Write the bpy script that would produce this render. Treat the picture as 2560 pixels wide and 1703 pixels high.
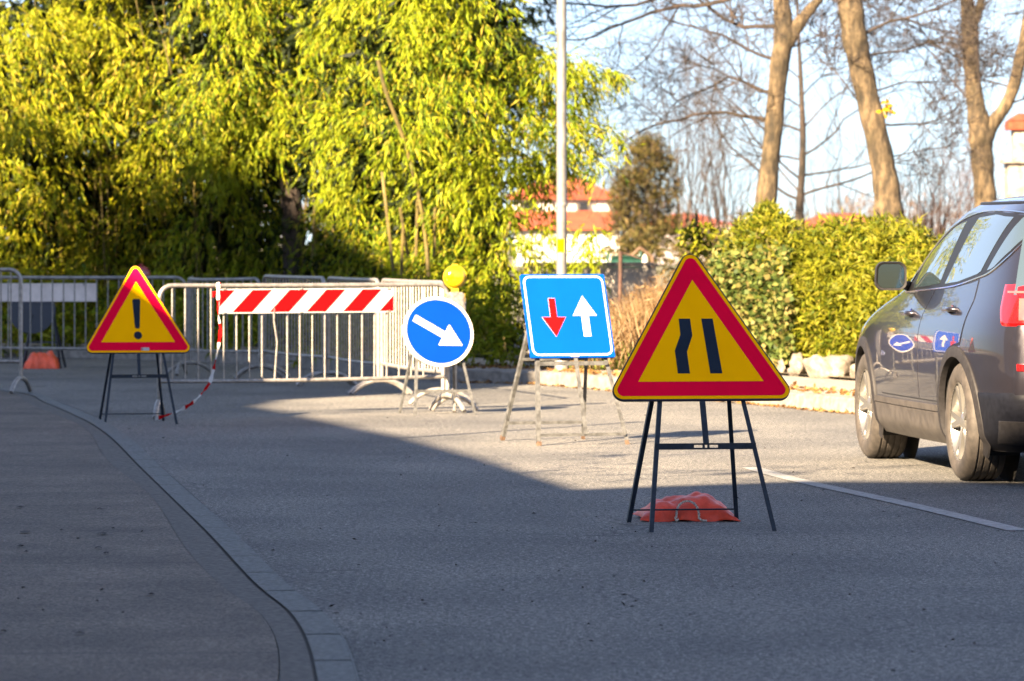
import bpy, math, random
import numpy as np
from mathutils import Vector, Matrix, noise as mnoise
random.seed(7); rng = np.random.default_rng(11)
R = math.radians
for o in list(bpy.data.objects): bpy.data.objects.remove(o)
SC = bpy.context.scene
COL = SC.collection

# ------------------------------------------------------------------ camera
F = 11000.0; HZ = 607.0; CH = 1.45       # focal length (photo px), horizon row, eye height
cam = bpy.data.cameras.new('camera'); camo = bpy.data.objects.new('camera', cam); COL.objects.link(camo)
camo.location = (0, 0, CH); camo.rotation_euler = (R(90), 0, 0)
cam.sensor_width = 36; cam.lens = F/2560*36; cam.shift_y = -(851.5-HZ)/2560
cam.clip_start = .5; cam.clip_end = 5000
cam.dof.use_dof = True; cam.dof.focus_distance = 23.0; cam.dof.aperture_fstop = 6.5
SC.camera = camo
# ------------------------------------------------------------------ light
AZ = 32.0; EL = 27.0
w = bpy.data.worlds.new('World'); SC.world = w; w.use_nodes = True
nt = w.node_tree; sky = nt.nodes.new('ShaderNodeTexSky'); sky.sky_type = 'NISHITA'; sky.sun_disc = False
sky.sun_elevation = R(EL); sky.sun_rotation = R(180+AZ); sky.air_density = 0.50; sky.dust_density = 0.12; sky.ozone_density = 2.5
bg = nt.nodes['Background']; bg.inputs[1].default_value = 0.058
hs = nt.nodes.new('ShaderNodeHueSaturation'); hs.inputs['Saturation'].default_value = .72; nt.links.new(sky.outputs[0], hs.inputs['Color']); # sky colour turned down towards the horizon so it does not clip (depends only on elevation)
tcw = nt.nodes.new('ShaderNodeTexCoord'); spw = nt.nodes.new('ShaderNodeSeparateXYZ'); nt.links.new(tcw.outputs['Generated'], spw.inputs[0])
rw = nt.nodes.new('ShaderNodeValToRGB'); nt.links.new(spw.outputs[2], rw.inputs[0]); rw.color_ramp.elements[0].position = .03; rw.color_ramp.elements[0].color = (.285,.295,.30,1); rw.color_ramp.elements[1].position = .36; rw.color_ramp.elements[1].color = (1,1,1,1)
mw = nt.nodes.new('ShaderNodeMix'); mw.data_type = 'RGBA'; mw.blend_type = 'MULTIPLY'; mw.inputs[0].default_value = 1; nt.links.new(hs.outputs[0], mw.inputs[6]); nt.links.new(rw.outputs[0], mw.inputs[7]); nt.links.new(mw.outputs[2], bg.inputs[0])
sl = bpy.data.lights.new('sun', 'SUN'); sl.energy = 5.0; sl.angle = R(.5); sl.color = (1.0, .77, .50)
so = bpy.data.objects.new('sun', sl); COL.objects.link(so)
tr = Vector((math.sin(R(AZ))*math.cos(R(EL)), math.cos(R(AZ))*math.cos(R(EL)), -math.sin(R(EL))))
so.rotation_euler = tr.to_track_quat('-Z', 'Y').to_euler(); so.location = (-20, -30, 30)
SC.view_settings.view_transform = 'Standard'; SC.view_settings.look = 'None'
SC.view_settings.exposure = 3.3; SC.view_settings.gamma = 1

# ------------------------------------------------------------------ helpers
def G(px, py, z=0.0):
    d = F*(CH-z)/(py-HZ); return Vector(((px-1280)/F*d, d, z))
def P(px, py, d): return Vector(((px-1280)/F*d, d, CH-(py-HZ)/F*d))
def US(u, s, z=0.0):
    sa, ca = math.sin(R(AZ)), math.cos(R(AZ)); return Vector((u*ca+s*sa, -u*sa+s*ca, z))

def thing(name, label, cat, loc=(0,0,0), rotz=0, group=None, scale=1):
    o = bpy.data.objects.new(name, None); COL.objects.link(o); o.empty_display_size = .1
    o.location = loc; o.rotation_euler = (0,0,rotz); o.scale = (scale,)*3
    o['label'] = label; o['category'] = cat
    if group: o['group'] = group
    return o
def tag(o, label, cat, group=None, kind=None):
    o['label'] = label; o['category'] = cat
    if group: o['group'] = group
    if kind: o['kind'] = kind
    return o
def struct(o, label=None, kind='structure'):
    o['kind'] = kind
    if label: o['label'] = label
    return o
class MB:
    def __init__(s): s.v = []; s.f = []; s.m = []
    def add(s, vs, fs, mi=0):
        b = len(s.v); s.v += [tuple(v) for v in vs]; s.f += [tuple(i+b for i in f) for f in fs]; s.m += [mi]*len(fs)
    def box(s, c, sz, rz=0, mi=0, taper=1.0):
        hx, hy, hz = sz[0]/2, sz[1]/2, sz[2]/2; ca, sa = math.cos(rz), math.sin(rz); vs = []
        for z in (-1,1):
            k = taper if z > 0 else 1
            for x,y in ((-1,-1),(1,-1),(1,1),(-1,1)):
                X, Y = x*hx*k, y*hy*k; vs.append((c[0]+X*ca-Y*sa, c[1]+X*sa+Y*ca, c[2]+z*hz))
        s.add(vs, [(3,2,1,0),(4,5,6,7),(0,1,5,4),(1,2,6,5),(2,3,7,6),(3,0,4,7)], mi)
    def bar(s, p0, p1, w, t, up=(0,0,1), mi=0):
        p0, p1 = Vector(p0), Vector(p1); d = (p1-p0).normalized(); a = d.cross(Vector(up))
        if a.length < 1e-4: a = d.cross(Vector((0,1,0)))
        a.normalize(); b = d.cross(a).normalized(); vs = []
        for p in (p0, p1):
            for x,y in ((-1,-1),(1,-1),(1,1),(-1,1)): vs.append(p+a*(x*w/2)+b*(y*t/2))
        s.add(vs, [(3,2,1,0),(4,5,6,7),(0,1,5,4),(1,2,6,5),(2,3,7,6),(3,0,4,7)], mi)
    def tube(s, pts, r, n=8, mi=0, caps=True):
        pts = [Vector(p) for p in pts]; m = len(pts)
        rs = r if hasattr(r, '__len__') else [r]*m
        t0 = (pts[1]-pts[0]).normalized(); a = t0.cross(Vector((0,0,1)))
        if a.length < .05: a = t0.cross(Vector((0,1,0)))
        a.normalize(); vs = []
        for i,p in enumerate(pts):
            t = (pts[min(i+1,m-1)]-pts[max(i-1,0)]).normalized()
            a = (a-t*a.dot(t)).normalized(); b = t.cross(a)
            for k in range(n):
                q = 2*math.pi*k/n; vs.append(p+(a*math.cos(q)+b*math.sin(q))*rs[i])
        fs = []
        for i in range(m-1):
            for k in range(n):
                k2 = (k+1)%n; fs.append((i*n+k, i*n+k2, (i+1)*n+k2, (i+1)*n+k))
        if caps: fs.append(tuple(range(n))[::-1]); fs.append(tuple((m-1)*n+k for k in range(n)))
        s.add(vs, fs, mi)
    def lathe(s, prof, n=32, M=None, mi=0, caps=True):   # prof: (r, h) about local z, matrix M
        M = M or Matrix.Identity(4); vs = []; fs = []
        for r,h in prof:
            for k in range(n):
                q = 2*math.pi*k/n; vs.append(M @ Vector((r*math.cos(q), r*math.sin(q), h)))
        for i in range(len(prof)-1):
            for k in range(n):
                k2 = (k+1)%n; fs.append((i*n+k, i*n+k2, (i+1)*n+k2, (i+1)*n+k))
        if caps and prof[0][0] > 1e-5: fs.append(tuple(range(n))[::-1])
        if caps and prof[-1][0] > 1e-5: fs.append(tuple((len(prof)-1)*n+k for k in range(n)))
        s.add(vs, fs, mi)
    def prism(s, poly, fr, n0, n1, mi=0):     # poly (a,b); fr(a,b,n)->point
        m = len(poly); vs = [fr(a,b,n0) for a,b in poly]+[fr(a,b,n1) for a,b in poly]
        fs = [tuple(range(m))[::-1], tuple(range(m,2*m))]+[(i,(i+1)%m,m+(i+1)%m,m+i) for i in range(m)]
        s.add(vs, fs, mi)
    def build(s, name, mats, parent=None, smooth=False, ang=40, loc=None):
        me = bpy.data.meshes.new(name); v = s.v
        if loc is not None: v = [(a-loc[0], b-loc[1], c-loc[2]) for a,b,c in v]
        me.from_pydata(v, [], s.f); 
        for m in (mats if isinstance(mats,(list,tuple)) else [mats]): me.materials.append(m)
        if any(s.m): me.polygons.foreach_set('material_index', s.m)
        if smooth: me.shade_smooth(); me.set_sharp_from_angle(angle=R(ang))
        me.update(); o = bpy.data.objects.new(name, me); COL.objects.link(o)
        if parent: o.parent = parent
        elif loc is not None: o.location = loc
        return o
def np_mesh(name, verts, quads, mat, parent=None, loc=None, smooth=False):
    if loc is not None: verts = verts-np.array(loc)[None,:]
    me = bpy.data.meshes.new(name); nf = len(quads); k = quads.shape[1]
    me.vertices.add(len(verts)); me.vertices.foreach_set('co', verts.astype(np.float32).ravel())
    me.loops.add(nf*k); me.loops.foreach_set('vertex_index', quads.astype(np.int32).ravel())
    me.polygons.add(nf); me.polygons.foreach_set('loop_start', np.arange(0,nf*k,k,dtype=np.int32))
    me.polygons.foreach_set('loop_total', np.full(nf,k,dtype=np.int32))
    me.update(calc_edges=True); me.validate(); me.materials.append(mat)
    if smooth: me.shade_smooth()
    o = bpy.data.objects.new(name, me); COL.objects.link(o)
    if parent: o.parent = parent
    elif loc is not None: o.location = loc
    return o
def nrm(a): return a/np.maximum(np.linalg.norm(a,axis=1,keepdims=True),1e-9)
def leaves_geo(Pn, D, L, W, curl=.18):
    N = len(Pn); D = nrm(D); up = rng.normal(size=(N,3))*.9+np.array([0,-.35,.6])
    S = nrm(np.cross(D, up)); K = nrm(np.cross(S, D))
    L = L[:,None]; W = W[:,None]
    v = np.stack([Pn, Pn+D*L*.42+S*W*.5+K*L*curl*.3, Pn+D*L-K*L*curl, Pn+D*L*.42-S*W*.5+K*L*curl*.3], 1)
    return v.reshape(-1,3), np.arange(4*N).reshape(N,4)
def join_geo(lst):
    vs, qs, b = [], [], 0
    for v,q in lst: vs.append(v); qs.append(q+b); b += len(v)
    return np.concatenate(vs), np.concatenate(qs)
def sprays(C, rad, ns, nl, slen, L, W, down=.55, fl=1.0, front=0.0, bias=None):
    """leaf sprays over an ellipsoid: ns sprays, nl leaves each"""
    C = np.array(C); rad = np.array(rad)
    d = rng.normal(size=(ns,3)); d[:,1] -= front; d[:,2] += .15; d = nrm(d)
    root = C+d*rad*rng.uniform(.55,1.02,(ns,1))
    sd = nrm(d*.8+rng.normal(size=(ns,3))*.35+np.array([0,0,-down]))
    if bias is not None: sd = nrm(sd*.7+np.array(bias))
    t = rng.uniform(.0,1,(ns,nl,1)); sl = slen*rng.uniform(.6,1.3,(ns,1,1))
    Pn = root[:,None,:]+sd[:,None,:]*t*sl+np.array([0,0,-1])*(t**2)*sl*.35*down
    ld = sd[:,None,:]*.7+rng.normal(size=(ns,nl,3))*.42*fl+np.array([0,0,-down*.9])
    N = ns*nl
    return leaves_geo(Pn.reshape(-1,3), ld.reshape(-1,3), L*rng.uniform(.35,1.3,N), W*rng.uniform(.5,1.35,N))

# ------------------------------------------------------------------ materials
def nodes(name):
    m = bpy.data.materials.new(name); m.use_nodes = True
    return m, m.node_tree.nodes, m.node_tree.links, m.node_tree.nodes['Principled BSDF']
def noise(N, Lk, sc, det=6, rough=.6, coord='Object', vec=None, dist=0):
    tc = N.new('ShaderNodeTexCoord'); n = N.new('ShaderNodeTexNoise'); n.inputs['Scale'].default_value = sc
    n.inputs['Detail'].default_value = det; n.inputs['Roughness'].default_value = rough; n.inputs['Distortion'].default_value = dist
    if vec: 
        mp = N.new('ShaderNodeMapping'); mp.inputs['Scale'].default_value = vec; Lk.new(tc.outputs[coord], mp.inputs[0]); Lk.new(mp.outputs[0], n.inputs['Vector'])
    else: Lk.new(tc.outputs[coord], n.inputs['Vector'])
    return n.outputs['Fac']
def ramp(N, Lk, fac, stops):
    r = N.new('ShaderNodeValToRGB'); Lk.new(fac, r.inputs[0]); e = r.color_ramp.elements
    while len(e) < len(stops): e.new(.5)
    for i,(p,c) in enumerate(stops): e[i].position = p; e[i].color = (*c,1)
    return r.outputs[0]
def mixc(N, Lk, a, b, fac, mode='MIX'):
    x = N.new('ShaderNodeMix'); x.data_type = 'RGBA'; x.blend_type = mode
    for sock, val in ((x.inputs[0],fac),(x.inputs[6],a),(x.inputs[7],b)):
        if isinstance(val,(int,float)): sock.default_value = val
        elif isinstance(val,tuple): sock.default_value = (*val,1)
        else: Lk.new(val, sock)
    return x.outputs[2]
def bump(N, Lk, pb, h, st, dist=.01):
    b = N.new('ShaderNodeBump'); b.inputs['Strength'].default_value = st; b.inputs['Distance'].default_value = dist
    Lk.new(h, b.inputs['Height']); Lk.new(b.outputs[0], pb.inputs['Normal'])
KA = .54
FULL = {'yellow_reflective','red_reflective','beige_facade','sign_black','dark_blue_steel','red_orange_tarpaulin','orange_tarpaulin','dull_white_plate','rope'}
def simple(name, c, rough=.5, metal=0, var=.15, sc=8, bmp=0, coat=0, spec=.5, bsc=None):
    if name not in FULL and metal < .5: c = tuple(x*KA for x in c)
    m,N,Lk,p = nodes(name); f = noise(N,Lk,sc)
    c2 = tuple(x*(1-var) for x in c); c3 = tuple(min(1,x*(1+var)) for x in c)
    Lk.new(ramp(N,Lk,f,[(.38,c2),(.62,c3)]), p.inputs['Base Color'])
    p.inputs['Roughness'].default_value = rough; p.inputs['Metallic'].default_value = metal
    p.inputs['Coat Weight'].default_value = coat; p.inputs['Coat Roughness'].default_value = .03
    p.inputs['Specular IOR Level'].default_value = spec
    if bmp: bump(N,Lk,p,noise(N,Lk,bsc or sc*4),bmp)
    return m
def leafmat(name, cols, trans=.35, big=.6, bigc=None, rough=.42):
    m,N,Lk,p = nodes(name); g = N.new('ShaderNodeNewGeometry')
    if name.startswith('bamboo'): cols = [(c[0]*.95,c[1]*.98,c[2]) for c in cols]; bigc = (bigc[0]*.88,bigc[1],bigc[2])
    cols = [tuple(x*KA*1.08 for x in c) for c in cols]; bigc = tuple(x*KA*1.08 for x in bigc) if bigc else None
    st = [(i/(len(cols)-1), c) for i,c in enumerate(cols)]
    c = ramp(N,Lk,g.outputs['Random Per Island'],st)
    if bigc:
        f = ramp(N,Lk,noise(N,Lk,big,3),[(.42,(0,0,0)),(.62,(1,1,1))]); c = mixc(N,Lk,c,mixc(N,Lk,c,bigc,.6),f)
    Lk.new(c, p.inputs['Base Color']); p.inputs['Roughness'].default_value = .6; p.inputs['Specular IOR Level'].default_value = .16
    t = N.new('ShaderNodeBsdfTranslucent'); Lk.new(c, t.inputs[0]); mx = N.new('ShaderNodeMixShader'); mx.inputs[0].default_value = trans
    Lk.new(p.outputs[0], mx.inputs[1]); Lk.new(t.outputs[0], mx.inputs[2]); Lk.new(mx.outputs[0], N['Material Output'].inputs[0])
    return m

def asphalt_mat():
    m,N,Lk,p = nodes('asphalt')
    fine = noise(N,Lk,85,8,.75); mid = noise(N,Lk,30,5,.75); big = noise(N,Lk,.55,6,.62); streak = noise(N,Lk,1.1,4,.5,vec=(1,.22,1))
    c = ramp(N,Lk,fine,[(.36,(.013,.013,.014)),(.46,(.068,.067,.066)),(.55,(.155,.151,.144)),(.64,(.46,.44,.41))])
    c = mixc(N,Lk,c,ramp(N,Lk,mid,[(.38,(.28,.29,.31)),(.50,(.95,.95,.95)),(.60,(1.65,1.64,1.60))]),1,'MULTIPLY')
    c = mixc(N,Lk,c,ramp(N,Lk,big,[(.32,(.62,.63,.65)),(.52,(.95,.95,.94)),(.68,(1.16,1.14,1.10))]),1,'MULTIPLY')
    c = mixc(N,Lk,c,ramp(N,Lk,streak,[(.35,(.85,.85,.86)),(.65,(1.08,1.07,1.05))]),1,'MULTIPLY')
    # stains and cracks
    st = noise(N,Lk,.8,7,.7,dist=.6)
    c = mixc(N,Lk,c,(.05,.05,.052),ramp(N,Lk,st,[(.66,(0,0,0)),(.74,(.55,.55,.55))]))
    v = N.new('ShaderNodeTexVoronoi'); v.feature = 'DISTANCE_TO_EDGE'; v.inputs['Scale'].default_value = .55
    tc = N.new('ShaderNodeTexCoord'); nn = N.new('ShaderNodeTexNoise'); nn.inputs['Scale'].default_value = 2.2; nn.inputs['Detail'].default_value = 8
    Lk.new(tc.outputs['Object'], nn.inputs['Vector']); mm = mixc(N,Lk,tc.outputs['Object'],nn.outputs['Color'],.45); Lk.new(mm, v.inputs['Vector'])
    cr = ramp(N,Lk,v.outputs['Distance'],[(.0,(1,1,1)),(.007,(0,0,0))]); gate = ramp(N,Lk,noise(N,Lk,.35,2),[(.52,(0,0,0)),(.6,(.8,.8,.8))])
    c = mixc(N,Lk,c,(.03,.03,.032),mixc(N,Lk,cr,gate,1,'MULTIPLY'))
    Lk.new(c,p.inputs['Base Color']); p.inputs['Roughness'].default_value = .82; p.inputs['Specular IOR Level'].default_value = .35
    bump(N,Lk,p,fine,.55,.010); return m
def pave_mat():
    m,N,Lk,p = nodes('paving_concrete')
    fine = noise(N,Lk,120,8,.7); big = noise(N,Lk,1.3,6,.6); st = noise(N,Lk,5,6,.75)
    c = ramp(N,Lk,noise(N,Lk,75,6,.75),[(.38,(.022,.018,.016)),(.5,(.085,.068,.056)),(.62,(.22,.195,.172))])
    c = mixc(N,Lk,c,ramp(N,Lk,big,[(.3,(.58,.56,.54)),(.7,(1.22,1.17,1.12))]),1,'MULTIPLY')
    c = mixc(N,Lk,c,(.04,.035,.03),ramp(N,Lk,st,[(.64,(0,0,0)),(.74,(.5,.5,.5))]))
    # cross joints every 2.1 m
    tc = N.new('ShaderNodeTexCoord'); sp = N.new('ShaderNodeSeparateXYZ'); Lk.new(tc.outputs['Object'],sp.inputs[0])
    nz = noise(N,Lk,4,3); a = N.new('ShaderNodeMath'); a.operation='MULTIPLY_ADD'; Lk.new(nz,a.inputs[0]); a.inputs[1].default_value=.05; Lk.new(sp.outputs[1],a.inputs[2])
    a2 = N.new('ShaderNodeMath'); a2.operation='MULTIPLY_ADD'; Lk.new(sp.outputs[0],a2.inputs[0]); a2.inputs[1].default_value=-.04; Lk.new(a.outputs[0],a2.inputs[2])
    md = N.new('ShaderNodeMath'); md.operation='FRACT'; dv = N.new('ShaderNodeMath'); dv.operation='DIVIDE'; Lk.new(a2.outputs[0],dv.inputs[0]); dv.inputs[1].default_value=4.3; Lk.new(dv.outputs[0],md.inputs[0])
    j = ramp(N,Lk,md.outputs[0],[(.55,(0,0,0)),(.552,(1,1,1)),(.5555,(1,1,1)),(.5575,(0,0,0))])
    c = mixc(N,Lk,c,(.030,.026,.024),j)
    Lk.new(c,p.inputs['Base Color']); p.inputs['Roughness'].default_value=.85
    bump(N,Lk,p,fine,.8,.010); return m
M_ASPH = asphalt_mat(); M_PAVE = pave_mat()
M_KERB = simple('kerb_stone',(.150,.16,.155),.8,var=.4,sc=40,bmp=.3)
M_KERB2 = simple('far_kerb_stone',(.24,.22,.195),.85,var=.3,sc=14,bmp=.3)
M_GAP = simple('joint_dirt',(.04,.035,.03),.9)
M_INF = simple('kerb_bedding',(.125,.112,.10),.9,var=.45,sc=30,bmp=.4)
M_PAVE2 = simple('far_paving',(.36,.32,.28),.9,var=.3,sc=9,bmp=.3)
M_SOIL = simple('soil',(.11,.085,.055),.95,var=.5,sc=2.5,bmp=.5)
M_GRASSG = simple('rough_ground',(.13,.12,.05),.95,var=.5,sc=.5)
def line_mat():
    m,N,Lk,p = nodes('worn_road_paint'); f = noise(N,Lk,60,8,.8); g = noise(N,Lk,7,6,.7)
    h = mixc(N,Lk,f,g,.35)
    Lk.new(ramp(N,Lk,h,[(.42,(.12,.12,.118)),(.54,(.24,.24,.236)),(.66,(.38,.38,.37))]),p.inputs['Base Color']); p.inputs['Roughness'].default_value=.75
    return m
M_LINE = line_mat()
M_GALV = simple('galvanised_steel',(.27,.25,.23),.45,.55,var=.22,sc=25)
M_GALVD = simple('weathered_galvanised',(.40,.38,.35),.5,.45,var=.25,sc=20)
M_DARKST = simple('dark_blue_steel',(.012,.018,.028),.5,.0,var=.3,sc=30,spec=.25)
M_GREYST = simple('grey_angle_iron',(.14,.14,.138),.6,.3,var=.4,sc=22)
M_RUSTST = simple('rusty_angle_iron',(.17,.10,.06),.75,.2,var=.4,sc=30)
M_REDS = simple('red_reflective',(.78,.001,.034),.7,var=.05,sc=3,spec=.04)
M_REDB = simple('red_film',(.60,.004,.006),.7,var=.05,sc=3,spec=.04)
M_YEL = simple('yellow_reflective',(1.0,.43,.0),.7,var=.04,sc=3,spec=.02)
M_BLACKS = simple('sign_black',(.012,.019,.032),.6,var=.1,spec=.08)
M_BLUE = simple('sign_blue',(.000,.048,.46),.7,var=.05,sc=3,spec=.04)
M_LBLUE = simple('sign_light_blue',(.0,.088,.60),.7,var=.05,sc=3,spec=.04)
M_WHITE = simple('sign_white',(.74,.73,.71),.4,var=.06,sc=6)
M_WHTD = simple('dull_white_plate',(.70,.62,.57),.5,var=.12,sc=6)
M_STICK = simple('sticker',(.72,.70,.68),.5)
M_LAMPY = simple('amber_lens',(.62,.40,.0),.15,var=.05,coat=.6)
M_LAMPB = simple('yellow_plastic',(.60,.38,.01),.4,var=.08)
M_LAMPR = simple('red_lens',(.45,.01,.02),.15,coat=1)
M_TAPE = simple('silver_tape',(.22,.21,.21),.35,.4,var=.35,sc=40,bmp=.8)
M_BAG = simple('red_orange_tarpaulin',(.60,.058,.026),.42,var=.22,sc=9,bmp=.5,spec=.25)
M_BAGO = simple('orange_tarpaulin',(.72,.085,.025),.5,var=.15,sc=9,bmp=.3)
M_ROPE = simple('rope',(.42,.38,.33),.9,var=.5,sc=120)
M_NAVY = simple('dark_sign_back',(.02,.028,.045),.6)
M_TRUNK = None
def bark(name, a, b, c, sc=13):
    m,N,Lk,p = nodes(name); f = noise(N,Lk,sc,8,.65,vec=(1,1,.35)); g = noise(N,Lk,2.6,5,.7)
    a,b,c = [tuple(x*.50 for x in q) for q in (a,b,c)]; k = ramp(N,Lk,f,[(.40,a),(.50,b),(.60,c)]); k = mixc(N,Lk,k,ramp(N,Lk,g,[(.38,(.45,.45,.36)),(.55,(1.0,.98,.92)),(.7,(1.25,1.2,1.15))]),1,'MULTIPLY')
    Lk.new(k,p.inputs['Base Color']); p.inputs['Roughness'].default_value=.9; bump(N,Lk,p,f,1.0,.06); return m
M_BARK = bark('pale_bark',(.05,.036,.020),(.125,.088,.048),(.20,.145,.085))
M_BARKD = bark('dark_bark',(.02,.014,.012),(.055,.038,.03),(.10,.07,.055))
M_TWIG = bark('twig_bark',(.03,.02,.018),(.055,.038,.032),(.09,.062,.05))
M_TWIGR = bark('reddish_twig_bark',(.07,.03,.024),(.13,.065,.05),(.18,.105,.08))
M_CULM = bark('bamboo_culm',(.12,.095,.02),(.24,.18,.045),(.32,.25,.10),2)
M_BAMB = leafmat('bamboo_leaf',[(.03,.05,.003),(.06,.10,.004),(.12,.18,.004),(.23,.29,.005),(.36,.38,.006),(.48,.44,.008),(.52,.44,.03),(.50,.34,.07)],.36,.8,(.42,.40,.01))
M_BAMB2 = leafmat('bamboo_leaf_green',[(.025,.05,.003),(.05,.095,.004),(.10,.17,.005),(.18,.27,.006),(.30,.37,.007),(.42,.43,.010),(.50,.45,.02),(.48,.34,.06)],.36,.8,(.38,.40,.01))
M_BAMB3 = leafmat('bamboo_leaf_dry',[(.12,.14,.01),(.30,.26,.02),(.42,.33,.03),(.52,.36,.06)],.38,.8,(.5,.34,.08))
M_DGREEN = leafmat('dark_evergreen_leaf',[(.014,.028,.006),(.03,.055,.008),(.06,.085,.01)],.2)
M_INNER = leafmat('inner_bamboo_leaf',[(.006,.012,.002),(.014,.024,.003),(.030,.044,.004)],.15)  # near-black leaf colours paint in the shade of the foliage hollows
M_HEDGE = leafmat('hedge_leaf',[(.06,.10,.005),(.085,.12,.006),(.19,.21,.008),(.29,.28,.012),(.34,.30,.05)],.33,2.0,(.24,.24,.015))
M_IVY = leafmat('ivy_leaf',[(.03,.06,.015),(.08,.12,.025),(.14,.18,.04),(.22,.22,.055),(.28,.22,.08)],.25)
M_DRY = leafmat('dry_grass',[(.13,.07,.03),(.26,.155,.07),(.34,.22,.11),(.40,.30,.18)],.3)
M_GRASS = leafmat('fresh_grass',[(.08,.16,.02),(.2,.3,.04),(.35,.38,.08)],.3)
M_OLIVE = leafmat('olive_brown_leaf',[(.035,.034,.010),(.075,.068,.018),(.13,.105,.03),(.18,.12,.05)],.3)
M_DEAD = leafmat('dead_leaf',[(.10,.05,.02),(.30,.15,.05),(.45,.28,.10)],.2)
M_DEADD = simple('dark_dead_leaf',(.022,.014,.010),.9)
M_RENDER = simple('white_render',(.70,.67,.63),.85,var=.06,sc=2)
M_RENDL = simple('lilac_render',(.42,.38,.40),.85,var=.06,sc=2)
M_PLAST = simple('old_cream_plaster',(.46,.41,.35),.9,var=.22,sc=4,bmp=.3)
def tile_mat():
    m,N,Lk,p = nodes('roof_tiles'); wv = N.new('ShaderNodeTexWave'); wv.inputs['Scale'].default_value=1.6; wv.inputs['Distortion'].default_value=1.5
    tc = N.new('ShaderNodeTexCoord'); Lk.new(tc.outputs['Object'],wv.inputs[0]); n = noise(N,Lk,1.5,5)
    c = ramp(N,Lk,n,[(.3,(.16,.026,.009)),(.7,(.25,.052,.017))]); c = mixc(N,Lk,c,ramp(N,Lk,wv.outputs['Fac'],[(0,(.72,.7,.7)),(.6,(1,1,1))]),1,'MULTIPLY')
    Lk.new(c,p.inputs['Base Color']); p.inputs['Roughness'].default_value=.85; return m
M_TILE = tile_mat()
M_WIN = simple('dark_window',(.02,.022,.028),.1)
M_ROCK = simple('pale_limestone',(.30,.25,.20),.9,var=.4,sc=12,bmp=1.0)
M_TEAL = simple('green_fence_mesh',(.006,.07,.05),.6)
M_FACADE = simple('beige_facade',(.75,.72,.66),.9,var=.1)
# car
def paint_mat():
    m,N,Lk,p = nodes('car_paint'); f = noise(N,Lk,900,2)
    Lk.new(ramp(N,Lk,f,[(.3,(.022,.020,.027)),(.7,(.034,.031,.040))]),p.inputs['Base Color'])
    p.inputs['Metallic'].default_value=.7; p.inputs['Roughness'].default_value=.28; p.inputs['Coat Weight'].default_value=1; p.inputs['Coat Roughness'].default_value=.02
    return m
M_PAINT = paint_mat()
M_CLAD = simple('black_cladding',(.030,.028,.030),.6,var=.2,sc=30,spec=.2)
M_SILL = simple('grey_sill',(.10,.088,.08),.5,.2,var=.25,sc=12)
M_TYRE = simple('tyre_rubber',(.060,.050,.043),.75,var=.3,sc=20)
M_RIM = simple('silver_alloy',(.27,.26,.245),.28,.8,var=.05)
M_CHROME = simple('chrome_trim',(.72,.72,.72),.15,1,var=.03)
M_GLOSSB = simple('gloss_black_trim',(.010,.010,.012),.42,spec=.25)
M_BUMP = simple('black_bumper',(.010,.011,.017),.5,var=.2,sc=30,spec=.10)
M_LINER = simple('wheel_liner',(.012,.011,.011),.9)
def glass_mat():
    m,N,Lk,p = nodes('car_glass'); p.inputs['Base Color'].default_value=(.03,.045,.05,1); p.inputs['Roughness'].default_value=.01
    p.inputs['Specular IOR Level'].default_value=1.0; p.inputs['IOR'].default_value=1.9; p.inputs['Coat Weight'].default_value=1; p.inputs['Coat Roughness'].default_value=.0; return m
M_GLASS = glass_mat()
M_TAIL = simple('red_tail_lens',(.50,.006,.006),.12,var=.1,coat=1)
M_TAILW = simple('pale_tail_lens',(.60,.10,.09),.12,coat=1)
M_MIRG = simple('mirror_glass',(.10,.13,.14),.04,1,var=.02)

# ------------------------------------------------------------------ ground, road, kerbs
def sheet(name, pts, z, mat, zs=None):
    mb = MB(); mb.add([(p[0],p[1],z) for p in pts],[tuple(range(len(pts)))]); return mb.build(name, mat)
gmb = MB(); gmb.add([(-1500,-300,-.03),(1500,-300,-.03),(1500,3500,-.03),(-1500,3500,-.03)],[(0,1,2,3)])
struct(gmb.build('ground', M_GRASSG), 'flat rough ground reaching the horizon')
struct(sheet('road', [(-80,-30),(80,-30),(80,75),(-80,75)], 0, M_ASPH), 'grey asphalt road')
def smooth_line(pts, n=8):
    out = []; m = len(pts)
    for i in range(m-1):
        p0,p1,p2,p3 = [Vector(pts[max(0,min(m-1,k))]) for k in (i-1,i,i+1,i+2)]
        for j in range(n):
            t = j/n; out.append(.5*((2*p1)+(-p0+p2)*t+(2*p0-5*p1+4*p2-p3)*t*t+(-p0+3*p1-3*p2+p3)*t**3))
    out.append(Vector(pts[-1])); return out
def offset(line, d):
    out = []
    for i,p in enumerate(line):
        t = (line[min(i+1,len(line)-1)]-line[max(i-1,0)]).normalized(); out.append(Vector((p.x-t.y*d, p.y+t.x*d, p.z)))
    return out
def strip(mb, A, B, za, zb, mi=0):
    n = len(A); vs = [(p.x,p.y,za) for p in A]+[(p.x,p.y,zb) for p in B]
    mb.add(vs, [(i,i+1,n+i+1,n+i) for i in range(n-1)], mi)
KZ = .03
kpx = [(896,1688),(829,1545),(717,1455),(594,1335),(486,1238),(399,1161),(333,1100),(285,1066),(235,1040),(154,1007),(51,977)]
kp = [G(a,b,KZ) for a,b in kpx]
d0 = (kp[0]-kp[2]).normalized()
kp = [Vector((-.30,4,KZ)), Vector((-.34,11,KZ))]+kp+[kp[-1]+Vector((-2.0,2.6,0)), kp[-1]+Vector((-6,5.5,0)), kp[-1]+Vector((-40,12,0))]
outer = smooth_line(kp, 6)
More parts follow.
